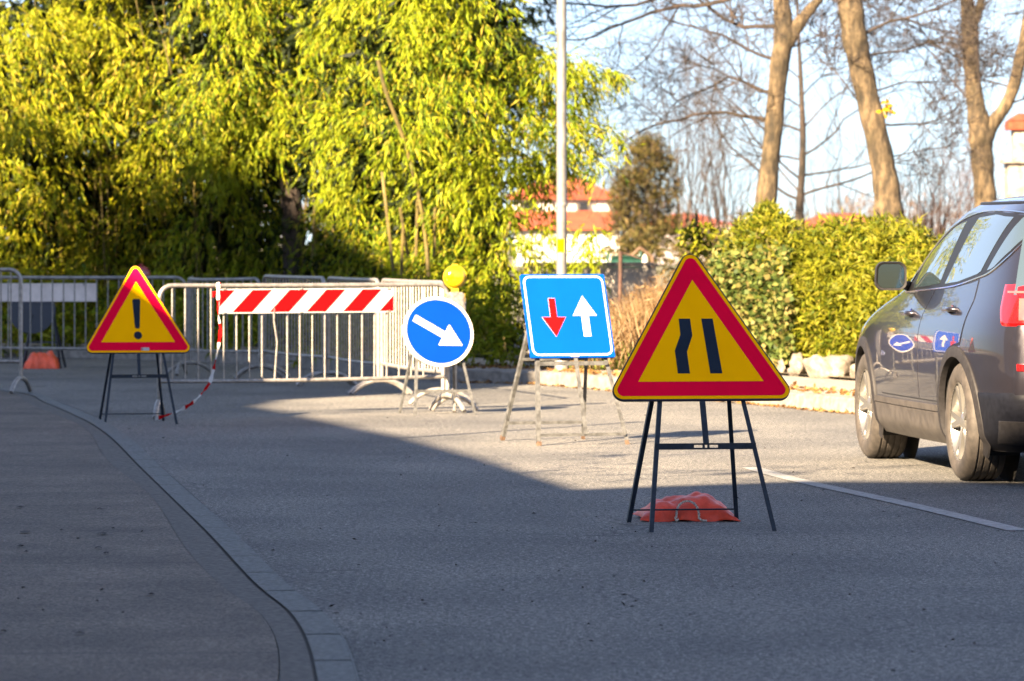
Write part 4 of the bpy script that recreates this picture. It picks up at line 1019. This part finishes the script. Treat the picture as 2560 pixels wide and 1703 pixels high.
for i,(px,where,d) in enumerate(clumps):
    loc = P(px,700,d); loc.z = FZ
    root = thing('bamboo','yellow green leafy bamboo clump '+where,'bamboo',loc,0,'bamboo clumps behind the barriers')
    mats = [M_BAMB,M_BAMB,M_BAMB,M_BAMB2,M_BAMB2,M_BAMB2,M_BAMB2]
    v,q = join_geo(geo[i]); np_mesh('foliage', v, q, mats[i], root, loc)
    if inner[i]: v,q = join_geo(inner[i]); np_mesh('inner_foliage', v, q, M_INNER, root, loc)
    mb = MB(); random.seed(50+i)
    for k in range(9 if i<6 else 6):
        bx = px+random.uniform(-90,90); dd = d+random.uniform(-.4,1.0); b = P(bx,700,dd); b.z = .1
        lx = random.gauss(0,.35); ly_ = -random.uniform(0,1.4); H = random.uniform(4.0,6.0) if i<6 else random.uniform(2.6,4.0)
        pts = [Vector((b.x+lx*t*t,b.y+ly_*t*t,.1+H*t)) for t in [j/8 for j in range(9)]]
        mb.tube(pts,[.020*(1-.75*j/8) for j in range(9)],6)
    if i == 5:
        mb.tube(smooth_line([P(1072,690,50.6),P(1063,586,50.4),P(1045,480,50.2),P(1010,350,50.0),P(965,230,49.8),P(945,150,49.8)],4),.024*1.0,7)
        for a,b_ in (((1003,700),(1008,560)),((1040,640),(1044,500)),((985,690),(955,430)),((1085,640),(1088,520)),((1228,680),(1275,560)),((1020,640),(1000,520))):
            mb.tube([P(*a,50.6),P(*b_,50.4)],.019,6)
    mb.build('culms', M_CULM, root, True, 60, loc)
# low leafy skirt along the base (shade)
gl = []
for x in range(-150,1360,40):
    gk = [p for p in fkl]; yb = float(np.interp(x,[-200,250,700,950,1150,1330,1400],[868,868,885,905,915,918,922]))
    for k in range(2):
        zc = .25+.35*k; g0 = G(x+rs.uniform(-15,15),yb,FZ); c = (g0.x,g0.y+.25+.2*k,FZ+zc)
        gl.append(sprays(c,(.28,.25,.26), 22, 11, .2,.12,.026, down=.2, front=.4))
v,q = join_geo(gl); o = np_mesh('low_shrubs', v, q, M_BAMB2); tag(o,'low tangled greenery along the foot of the bamboo','undergrowth',kind='stuff')
# ivied trunk
tl_ = P(735,700,56.6); tl_.z = .1
iv = thing('ivied_tree','dark ivy covered tree trunk standing among the bamboo','tree',tl_)
mb = MB(); mb.tube(smooth_line([(0,0,0),(.02,0,.8),(-.02,0,1.6),(-.08,.05,2.5),(-.15,.1,3.6),(-.1,.4,5.0)],4),list(np.linspace(.17,.10,21)),12); mb.build('trunk', M_BARKD, iv, True)
gg = []
for k in range(26):
    a = rs.uniform(0,6.28); z = .1+2.5*k/26; gg.append(sprays((.17*math.cos(a)-.02*z,.17*math.sin(a)-.05,z),(.10,.10,.14),8,7,.1,.06,.045,down=.2))
v,q = join_geo(gg); np_mesh('ivy', v, q, M_DGREEN, iv)
gg = []
for k in range(24): gg.append(sprays((rs.uniform(-.9,.9),rs.uniform(-.2,.9),2.3+rs.uniform(0,1.3)),(.35,.3,.25),26,9,.25,.13,.035,down=.5))
v,q = join_geo(gg); np_mesh('crown', v, q, M_DGREEN, iv)
# dark evergreen top right of bamboo
dt = P(1230,700,61); dt.z = .1
dv = thing('evergreen_tree','dark evergreen tree rising behind the right end of the bamboo','tree',dt)
mb = MB(); mb.tube(smooth_line([(-.2,0,0),(-.15,0,2),(0,0,4),(.1,0,7)],4),list(np.linspace(.16,.06,13)),10); mb.build('trunk', M_BARKD, dv, True)
mb = MB(); mb.tube([P(1255,210,60.6)-dt,P(1215,150,60.6)-dt,P(1150,100,60.8)-dt],.035,7); mb.build('limb', M_BARK, dv, True)
gg = []
for k in range(80):
    px = rs.uniform(1080,1345); py = rs.uniform(-200,230)
    if px > np.interp(py,[-200,0,120,230],[1330,1335,1345,1270]): continue
    gg.append(sprays(tuple(P(px,py,61+rs.uniform(-.8,.8))-dt),(.34,.4,.22),22,11,.25,.12,.028,down=.5))
v,q = join_geo(gg); np_mesh('crown', v, q, M_DGREEN, dv)

# ------------------------------------------------------------------ hedge, ivy, dry grass at right
def vol_leaves(px0, px1, ytop, ybot, d, n, L, W, up=.5, depth=.5, tuft=9, bulge=.35):
    k = n//tuft; px = rng.uniform(px0,px1,k); yt = np.array([ytop(a) for a in px]); yb = np.array([ybot(a) for a in px])
    t = rng.uniform(0,1,k)**.9; py = yt+(yb-yt)*t
    dn = d(px)+rng.uniform(0,depth,k)-bulge*np.sin(np.pi*np.clip(t*.9+.05,0,1))+.12*np.sin(px*.06)*np.cos(py*.05)
    C = np.stack([(px-1280)/F*dn, dn, CH-(py-HZ)/F*dn],1); C[:,2] = np.maximum(C[:,2],FZ+.05)
    Pn = np.repeat(C,tuft,0)+rng.normal(size=(k*tuft,3))*.025
    ax = nrm(rng.normal(size=(k,3))*.6+np.array([0,-.6,up])); D = np.repeat(ax,tuft,0)*.7+rng.normal(size=(k*tuft,3))*.55
    N = k*tuft; return leaves_geo(Pn, D, L*rng.uniform(.6,1.3,N), W*rng.uniform(.7,1.3,N), .22)
ht = lambda x: float(np.interp(x,[1780,1810,1850,1890,1915,1950,2000,2100,2200,2290,2316,2360,2600],[640,590,556,528,512,538,562,556,548,556,600,600,620]))
hb = lambda x: float(np.interp(x,[1780,1850,1950,2130,2600],[880,900,905,905,930]))
dl = lambda px: np.interp(px,[1780,2130,2600],[46.5,43.2,38.8])
hl = P(2080,900,43.8); hl.z = FZ
hd = thing('hedge','bright yellow green hedge of long leaves left of the car','hedge',hl)
a1 = vol_leaves(1900,2420,ht,hb,dl,26000,.105,.021,up=.35)
a2 = vol_leaves(1810,1960,lambda x: ht(x),lambda x: ht(x)+110,dl,3500,.105,.021,up=.5)
v,q = join_geo([a1,a2]); np_mesh('foliage', v, q, M_HEDGE, hd, hl)
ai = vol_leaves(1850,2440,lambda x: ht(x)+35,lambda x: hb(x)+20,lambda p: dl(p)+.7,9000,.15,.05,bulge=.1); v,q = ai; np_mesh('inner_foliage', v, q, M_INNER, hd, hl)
mb = MB(); random.seed(9)
for k in range(22):
    x = random.uniform(1900,2400); dd = float(dl(x))+.45; b = P(x,900,dd); b.z = FZ; mb.tube([b,b+Vector((random.gauss(0,.1),0,random.uniform(.9,1.5)))],[.014,.006],5)
mb.build('stems', M_TWIG, hd, loc=hl)
il = P(1880,900,46); il.z = FZ
iy = thing('ivy_bush','mound of rounded ivy leaves right of the narrowing sign','ivy',il)
a3 = vol_leaves(1775,1975,lambda x: ht(x)+70 if x>1850 else ht(x)+15,lambda x: hb(x)+25,lambda p: dl(p)-.25,12000,.07,.06,up=.1,tuft=5)
v,q = a3; np_mesh('foliage', v, q, M_IVY, iy, il)
ai = vol_leaves(1780,1960,lambda x: ht(x)+60,lambda x: hb(x)+20,lambda p: dl(p)+.5,4000,.12,.06,bulge=.1); v,q = ai; np_mesh('inner_foliage', v, q, M_INNER, iy, il)
mb = MB()
for k in range(7):
    x = 1800+k*24; b = P(x,900,float(dl(x))+.3); b.z = FZ; mb.tube([b,b+Vector((.05,0,.8))],[.014,.006],5)
mb.build('stems', M_TWIG, iy, loc=il)
# young plant on the wall
yl = P(1742,620,48); 
v1 = [sprays(P(x,y,48),(.13,.13,.10),16,8,.08,.06,.05,down=.2) for x,y in ((1735,575),(1755,570),(1740,600),(1728,590),(1745,630),(1750,660),(1735,680))]
yr_ = thing('climber','small bright green climbing plant on a stake above the dry grass','plant',(yl.x,48,FZ))
v,q = join_geo(v1); np_mesh('foliage', v, q, M_HEDGE, yr_, (yl.x,48,FZ))
mb = MB(); mb.tube([(0,0,0),(-.03,0,1.3),(0.0,0,1.62)],.016,6); mb.build('stake', M_TWIGR, yr_)
# dry grass / reeds
n = 9000; px = rng.uniform(1430,1860,n); dd = rng.uniform(45.5,49.5,n); h = rng.uniform(.25,.95,n)*np.interp(px,[1430,1500,1560,1650,1750,1860],[.4,.6,.85,1.1,1.1,.7])
Pn = np.stack([(px-1280)/F*dd,dd,np.full(n,FZ)],1); D = rng.normal(size=(n,3))*.22+np.array([.0,0,1]); v,q = leaves_geo(Pn,D,h,np.full(n,.014),.15)
n2 = 5000; C = np.stack([(px[:n2]-1280)/F*dd[:n2],dd[:n2],FZ+h[:n2]*rng.uniform(.4,1,n2)],1); v2,q2 = leaves_geo(C,rng.normal(size=(n2,3)),rng.uniform(.05,.12,n2),np.full(n2,.018))
v,q = join_geo([(v,q),(v2,q2)]); tag(np_mesh('dry_grass', v, q, M_DRY),'tall dry brown grass between the square sign and the ivy','grass',kind='stuff')
n = 3500; px = rng.uniform(1440,1640,n); dd = rng.uniform(45.6,48,n); Pn = np.stack([(px-1280)/F*dd,dd,np.full(n,FZ)],1)
v,q = leaves_geo(Pn,rng.normal(size=(n,3))*.4+np.array([0,0,1]),rng.uniform(.1,.38,n),np.full(n,.016)); tag(np_mesh('green_grass', v, q, M_GRASS),'patch of green grass and weeds behind the square sign','grass',kind='stuff')
# rocks
for k,(x0,x1,y0,y1,lab) in enumerate([(1946,1970,905,935,'small pale rock half hidden by ivy'),(1972,2022,893,940,'pale rounded rock left of the largest one at the hedge foot'),(2024,2132,884,946,'largest pale limestone boulder under the hedge, left of the front wheel'),
                                     (2134,2230,893,952,'pale limestone boulder under the hedge behind the car')]):
    g0 = G((x0+x1)/2,y1,FZ); sc = F/g0.y; hw_ = (x1-x0)/2/sc; hh_ = (y1-y0)/sc
    import bmesh
    bm = bmesh.new(); bmesh.ops.create_icosphere(bm, subdivisions=4, radius=1); rr = np.random.default_rng(70+k); ph = rr.uniform(0,6,6)
    for v_ in bm.verts:
        c = v_.co; f_ = 1+.12*math.sin(3*c.x+ph[0])+.10*math.sin(4*c.z+2*c.y+ph[1])+.06*math.sin(9*c.x+7*c.z+ph[2])+.03*math.sin(17*c.y+13*c.x+ph[3])
        v_.co = Vector((c.x*hw_*f_*1.05, c.y*.28*f_, max(-.02,(c.z+.55)/1.55*hh_*f_)))
    me = bpy.data.meshes.new('rock'); bm.to_mesh(me); bm.free(); me.materials.append(M_ROCK); me.shade_smooth()
    o = bpy.data.objects.new('rock', me); COL.objects.link(o); o.location = g0+Vector((0,.2,0)); tag(o, lab, 'rock', 'pale rocks at the foot of the hedge')
# fallen leaves (stuff) on the far pavement and kerb
n = 1500; px = rng.uniform(1150,2200,n); off = rng.uniform(0,1,n)**1.5
yy = np.interp(px,[1150,1311,1534,1800,2123,2200],[957,959,978,1003,1034,1042]); z = np.where(off<.25,.006,FZ+.006)
dd = F*CH/(yy-HZ)+np.where(off<.25,-.25*rng.uniform(0,1,n)-.02,.1+off*1.9)
Pn = np.stack([(px-1280)/F*dd,dd,z],1); D = rng.normal(size=(n,3))*np.array([1,1,.15]); v,q = leaves_geo(Pn,D,rng.uniform(.03,.08,n),rng.uniform(.02,.05,n),.1); v[:,2] = np.maximum(v[:,2],.005)
tag(np_mesh('fallen_leaves', v, q, M_DEAD),'scattered dry brown leaves along the far kerb','leaves',kind='stuff')
# dark leaves / spots on the left pavement
for k,(x,y,s_) in enumerate([(62,1332,26),(258,1336,26),(50,1367,18),(247,1371,18),(66,1381,14),(264,1385,14),(50,1270,18),(250,1274,16),(58,1472,13),(256,1477,13),(379,1488,18),(8,1581,20),(199,1586,26),(307,1535,8),(45,1500,8),(243,1506,8),(155,1327,9),(283,1323,8),(108,1529,6),(355,1331,9),(195,1349,9)]):
    g0 = G(x,y,KZ+.004); sc = F/g0.y; w_ = s_/sc; mb = MB(); rr = random.Random(k); m = 11
    pts = []
    for i in range(m):
        q_ = 2*math.pi*i/m; r_ = w_/2*(1+rr.uniform(-.3,.3)); pts.append((r_*math.cos(q_), r_*1.35*math.sin(q_)*1.2, .002+.006*rr.random()))
    mb.add(pts+[(0,0,.011)],[(i,(i+1)%m,m) for i in range(m)]); o = mb.build('dead_leaf', M_DEADD); o.location = g0
    tag(o,'small dark dead leaf lying flat on the left pavement','leaf','dark dead leaves on the left pavement')
n=260; px=rng.uniform(250,2500,n); py=rng.uniform(1010,1690,n); dd=F*CH/(py-HZ); Pn=np.stack([(px-1280)/F*dd,dd,np.full(n,.006)],1); keep=np.array([x> float(np.interp(y,[d_.y for d_ in kp][::1],[d_.x for d_ in kp]))+.05 for x,y in zip(Pn[:,0],Pn[:,1])]); Pn=Pn[keep]; n=len(Pn)
v,q=leaves_geo(Pn,rng.normal(size=(n,3))*np.array([1,1,.1]),rng.uniform(.008,.03,n),rng.uniform(.006,.018,n),.05); v[:,2]=np.maximum(v[:,2],.005)
tag(np_mesh('road_litter', v, q, M_DEADD),'tiny dark bits of leaf litter scattered on the asphalt','litter',kind='stuff')

# ------------------------------------------------------------------ background buildings
def hip(mb, x0,x1,y0,y1,z0,z1,ridge=.4,ov=.4,mi=0):
    x0-=ov;x1+=ov;y0-=ov;y1+=ov; cx=(x0+x1)/2; cy=(y0+y1)/2; rx=(x1-x0)/2*ridge
    mb.add([(x0,y0,z0),(x1,y0,z0),(x1,y1,z0),(x0,y1,z0),(cx-rx,cy,z1),(cx+rx,cy,z1)],[(3,2,1,0),(0,1,5,4),(1,2,5),(2,3,4,5),(3,0,4)],mi)
    mb.box((cx,cy,z0-.08),(x1-x0,y1-y0,.14),0,mi)
def PX(px,py,d): p = P(px,py,d); return p.x,p.z
d = 280
def win(parent,x,y,z,w_,h_):
    mb = MB(); mb.box((x,y-.03,z),(w_,.08,h_)); o = mb.build('window', M_WIN, parent)
    for sg in (-1,1): mb = MB(); mb.box((x+sg*(w_/2+.12),y-.06,z),(.22,.08,h_)); mb.build('shutter', M_SILL, o)
ho = thing('house','white two storey house with red tiled hip roofs behind the lamp post','house',(0,d,0),0,'tiled houses in the distance')
xa,_ = PX(1283,0,d); xb_,_ = PX(1528,0,d); _,ze = PX(0,492,d); _,za = PX(0,429,d); _,zl = PX(0,527,d); _,zl2 = PX(0,568,d)
mb = MB(); mb.box(((xa+xb_)/2,5,ze/2),(xb_-xa,10,ze)); mb.build('wall', M_RENDER, ho)
mb = MB(); mb.box(((xa+xb_)/2+.3,-1.8,zl2/2),((xb_-xa)+.4,3.5,zl2)); mb.build('lower_wall', M_RENDER, ho)
mb = MB(); hip(mb,xa,xb_,0,10,ze,za,.12,.55); mb.build('roof', M_TILE, ho)
mb = MB(); xl0 = xa-.3; xl1 = xb_+.45; mb.add([(xl0,-4.1,zl2),(xl1,-4.1,zl2),(xl1,-.02,zl),(xl0,-.02,zl),(xl0,-4.1,zl2-.18),(xl1,-4.1,zl2-.18),(xl1,-.02,zl2-.18),(xl0,-.02,zl2-.18)],[(0,1,2,3),(7,6,5,4),(4,5,1,0),(5,6,2,1),(7,4,0,3)]); mb.build('lower_roof', M_TILE, ho)
for x in (PX(1320,0,d)[0],PX(1460,0,d)[0]): win(ho,x,0,ze-.62,.55,.5)
d = 300
h2 = thing('house','low lilac house with orange tiled roof between conifer and ivy','house',(0,d,0),0,'tiled houses in the distance')
xa,_ = PX(1640,0,d); xb_,_ = PX(1800,0,d); _,ze = PX(0,562,d); _,za = PX(0,533,d)
mb = MB(); mb.box(((xa+xb_)/2,4,ze/2),(xb_-xa,8,ze)); mb.build('wall', M_RENDL, h2)
mb = MB(); hip(mb,xa,xb_,0,8,ze,za,.3,.9); mb.build('roof', M_TILE, h2)
win(h2,PX(1770,0,d)[0],0,1.1,.9,1.0)
h3 = thing('house','small white annex with sloping orange roof right of the lilac house','house',(0,d-6,0),0,'tiled houses in the distance')
xa,_ = PX(1790,0,d); xb_,_ = PX(1836,0,d); _,za = PX(0,566,d); mb = MB(); mb.box(((xa+xb_)/2,3,za/2),(xb_-xa,5,za)); mb.build('wall', M_RENDER, h3); mb = MB(); hip(mb,xa,xb_,.5,5.5,za-.6,za+.25,.4,.2); mb.build('roof', M_TILE, h3)
d = 170
h4 = thing('house','house hidden behind the hedge with only its orange roof showing','house',(0,d,0),0,'tiled houses in the distance')
xa,_ = PX(2010,0,d); xb_,_ = PX(2215,0,d); _,ze = PX(0,566,d); _,za = PX(0,532,d)
mb = MB(); mb.box(((xa+xb_)/2,3,ze/2),(xb_-xa,6,ze)); mb.build('wall', M_RENDER, h4); mb = MB(); hip(mb,xa,xb_,0,6,ze,za,.35,.3); mb.build('roof', M_TILE, h4); win(h4,(xa+xb_)/2,0,1.2,.6,.8)
# tower like white chimney at right edge
d = 74
ct = thing('plastered_pillar','pale plastered pillar with ledge and orange tile cap at the right edge','pillar',P(2562,500,d)); ct.location.z = 0
sc = F/d; zz = lambda y: CH-(y-HZ)/sc
mb = MB(); w0 = 84/sc; mb.box((0,.3,zz(408)/2),(w0,.6,zz(408))); mb.box((.02,.3,(zz(302)+zz(398))/2),(60/sc,.5,zz(302)-zz(398)),taper=.93); mb.build('shaft', M_PLAST, ct)
mb = MB(); mb.box((0,.3,(zz(398)+zz(408))/2),(108/sc,.76,zz(398)-zz(408))); mb.build('ledge', M_PLAST, ct)
mb = MB(); hip(mb,-34/sc,34/sc,.02,.58,zz(302),zz(282),.3,.04); mb.build('cap', M_TILE, ct)
# brown conifer / feathery shrub
cl = P(1610,660,115); cl.z = 0
cf = thing('brown_conifer','loose olive brown conifer with many upright stems beside the house','tree',cl)
gg = []
for k in range(105):
    t = rs.random(); py = 368+t*250; hwp = np.interp(t,[0,.3,.7,1],[14,60,86,70]); px = 1622+rs.uniform(-1,1)*hwp
    gg.append(sprays(tuple(P(px,py,115+rs.uniform(-.8,.8))-cl),(.22,.3,.22),14,9,.28,.14,.035,down=-.45))
v,q = join_geo(gg); np_mesh('crown', v, q, M_OLIVE, cf)
mb = MB(); random.seed(33)
for k in range(18): grow(mb,(random.gauss(0,.08),0,0.1),(random.gauss(0,.32),random.gauss(0,.2),1),random.uniform(2.2,3.6),.04,1,.3,.3,4,.05,.008)
mb.build('trunk', M_BARKD, cf)
# low garden wall, rusty post, gate arch, green fence
d = 52; wl0 = P(1480,760,d)
gw = thing('garden_wall','low crumbling pale garden wall behind the dry grass','wall',(0,d,0))
mb = MB(); x0,_=PX(1310,0,d); x1,_=PX(1640,0,d); mb.box(((x0+x1)/2,.15,.58),(x1-x0,.3,1.16)); mb.build('wall', M_PLAST, gw)
mb = MB(); mb.box(((x0+x1)/2,.15,1.19),(x1-x0+.04,.36,.05)); mb.build('coping', M_ROCK, gw)
rp_ = thing('fence_post','thin rusty fence post standing in the dry grass','post',(PX(1549,0,49)[0],49,FZ))
mb = MB(); mb.tube([(0,0,0),(0.01,0,1.22)],.022,8); mb.build('post', M_TWIGR, rp_, True); mb = MB(); mb.tube([(0,0,1.22),(.3,0,1.12)],.008,6); mb.tube([(0,0,.7),(-.3,0,.66)],.006,6); mb.build('wire', M_TWIGR, rp_)
gt = thing('garden_gate','rounded gate with dark opening and two pale posts by the conifer','gate',(PX(1600,0,80)[0],80,0))
s8 = F/80; mb = MB(); mb.tube([(-40/s8,0,.6),(-30/s8,0,1.15),(0,0,1.36),(30/s8,0,1.2),(42/s8,0,.6)],.03,8); mb.build('arch', M_RUSTST, gt); mb = MB(); mb.box((0,.1,.55),(70/s8,.05,1.1)); mb.build('panel', M_DARKST, gt)
for x in (-2,12): mb = MB(); mb.lathe([(.05,.1),(.05,1.05),(.065,1.12),(.04,1.2),(0,1.25)],12,Matrix.Translation((x/s8,-.1,0))); mb.build('post', M_RENDER, gt, True)
gf = thing('mesh_fence','green mesh fence beside the rounded garden gate','fence',(0,78,0)); s8 = F/78
mb = MB()
for k in range(34):
    x,_ = PX(1528+k*2.2,0,78); mb.tube([(x,0,.1),(x,0,1.15),(x+.04,-.05,1.22)],.009,5)
for z in (.3,.7,1.12): mb.tube([(PX(1520,0,78)[0],0,z),(PX(1602,0,78)[0],0,z)],.009,5)
mb.build('mesh', M_TEAL, gf); mb = MB()
for x in (1520,1602): mb.tube([(PX(x,0,78)[0],.02,0),(PX(x,0,78)[0],.02,1.3)],.025,6)
mb.build('post', M_TEAL, gf)
# garden greenery and distant tree line
gg = []
for k in range(30): gg.append(sprays(tuple(P(rs.uniform(1570,1900),rs.uniform(600,665),95+rs.uniform(-8,8))),(.5,.5,.2),14,9,.3,.16,.06,down=.1))
v,q = join_geo(gg); tag(np_mesh('garden_shrubs', v, q, M_OLIVE),'blurred olive green garden shrubs beyond the wall','shrubs',kind='stuff')
gg = []
for k in range(420):
    x = rs.uniform(-75,75); gg.append(sprays((x,430+rs.uniform(-12,12),rs.uniform(.2,3.4)+1.6*math.sin(x*.21)+1.2*math.sin(x*.05+1)),(1.3,1.3,.9),8,8,1.2,.7,.12,down=-.4))
v,q = join_geo(gg); tag(np_mesh('distant_woods', v, q, leafmat('winter_wood',[(.15,.115,.10),(.20,.15,.125),(.24,.18,.16)],.2)),'pinkish grey leafless woods on the horizon','woods',kind='stuff')

# ------------------------------------------------------------------ buildings beside the camera (they cast the long shadow)
TE = math.tan(R(EL))
def usz(px,py,d):
    p = P(px,py,d); sa,ca = math.sin(R(AZ)),math.cos(R(AZ)); return (p.x*ca-p.y*sa, p.x*sa+p.y*ca, p.z)
def shadow_house(label, prof, s0, depth, mat):
    pts = [(u,z_+(s_-s0)*TE) for u,s_,z_ in prof]; o0 = US(pts[0][0],s0)
    rt = thing('roadside_building', label, 'building', o0, 0, 'buildings on the near side of the street')
    def fr(a,b,n): return US(a,s0-n,b)-o0
    poly = [(pts[0][0],0)]+pts+[(pts[-1][0],0)]
    mb = MB(); mb.prism(poly, fr, 0, depth); mb.build('wall', mat, rt)
    us = [p[0] for p in pts]; lo,hi = min(us),max(us)
    u = lo+1.6
    while u < hi-1.2:
        h = float(np.interp(u,sorted(us),[p[1] for p in sorted(pts)])); z = 1.6
        while z+1.2 < h-.8:
            m2 = MB(); m2.prism([(u-.5,z-.7),(u+.5,z-.7),(u+.5,z+.7),(u-.5,z+.7)], fr, -.03, .02); m2.build('window', M_WIN, rt); z += 3.0
        u += 2.8
    for (u0,h0),(u1,h1) in zip(pts[:-1],pts[1:]):
        if abs(u1-u0) < .8: continue
        m2 = MB(); m2.prism([(u0,h0-.22),(u1,h1-.22),(u1,h1+.02),(u0,h0+.02)], fr, -.0, depth+.3); m2.build('roof', M_TILE, rt)
    return rt
shadow_house('tall beige building across from the bamboo', [(-23.3,36,.2),(-23.8,38.4,.3)]+[usz(1404,640,48),usz(1150,715,50)]+[usz(a,b,FB(a)-.75*float(np.interp(b,[-120,200,420,520,900],[2.2,2.2,1.6,.7,0]))-.3-(.55 if a<400 else .15 if a<700 else 0)) for a,b in ((1000,690),(900,620),(800,555),(690,480),(600,455),(330,465),(200,535),(100,605),(0,675),(-80,735))], 15, 7, M_FACADE)
shadow_house('beige house with sloping roof on the near pavement side', [(-13.2,21.9,0),(-15.7,24.8,0),(-18,27.3,0),(-22.6,31.9,0),(-23.1,33.0,0),(-23.6,33.6,0)], 8, 7, M_FACADE)
shadow_house('long beige building behind the photographer', [(8,27,0),(-6,26.5,0),(-11.0,24.6,0),(-12.7,23.6,0),(-13.5,21.9,0),(-14,21.3,0)], -6, 8, M_FACADE)
q0 = US(-18,21); sp_ = thing('utility_pole','slim metal pole on the left pavement outside the picture','pole',(q0.x,q0.y,KZ))
mb = MB(); mb.tube([(0,0,0),(0,0,4.9)],[.045,.03],10); mb.build('pole', M_GALVD, sp_, True); mb = MB(); mb.lathe([(.06,4.86),(.075,4.9),(.02,4.97)],12); mb.build('cap', M_GALVD, sp_)
q0 = US(-14.6,13); st_ = thing('roadside_tree','small tree with drooping twigs on the near pavement outside the picture','tree',(q0.x,q0.y,0))
random.seed(41); mb = MB(); mb.tube([(0,0,0),(.05,0,1.5),(0,.05,5.6)],[.07,.06,.03],8); mb.build('trunk', M_BARKD, st_, True)
gg = [sprays(tuple(US(-14.6+rs.uniform(-1.0,1.6),13+rs.uniform(-.5,.5),rs.uniform(5.3,7.0))-q0),(.55,.4,.06),7,9,.35,.12,.03,down=.2) for k in range(11)]
v,q = join_geo(gg); np_mesh('crown', v, q, M_DGREEN, st_)
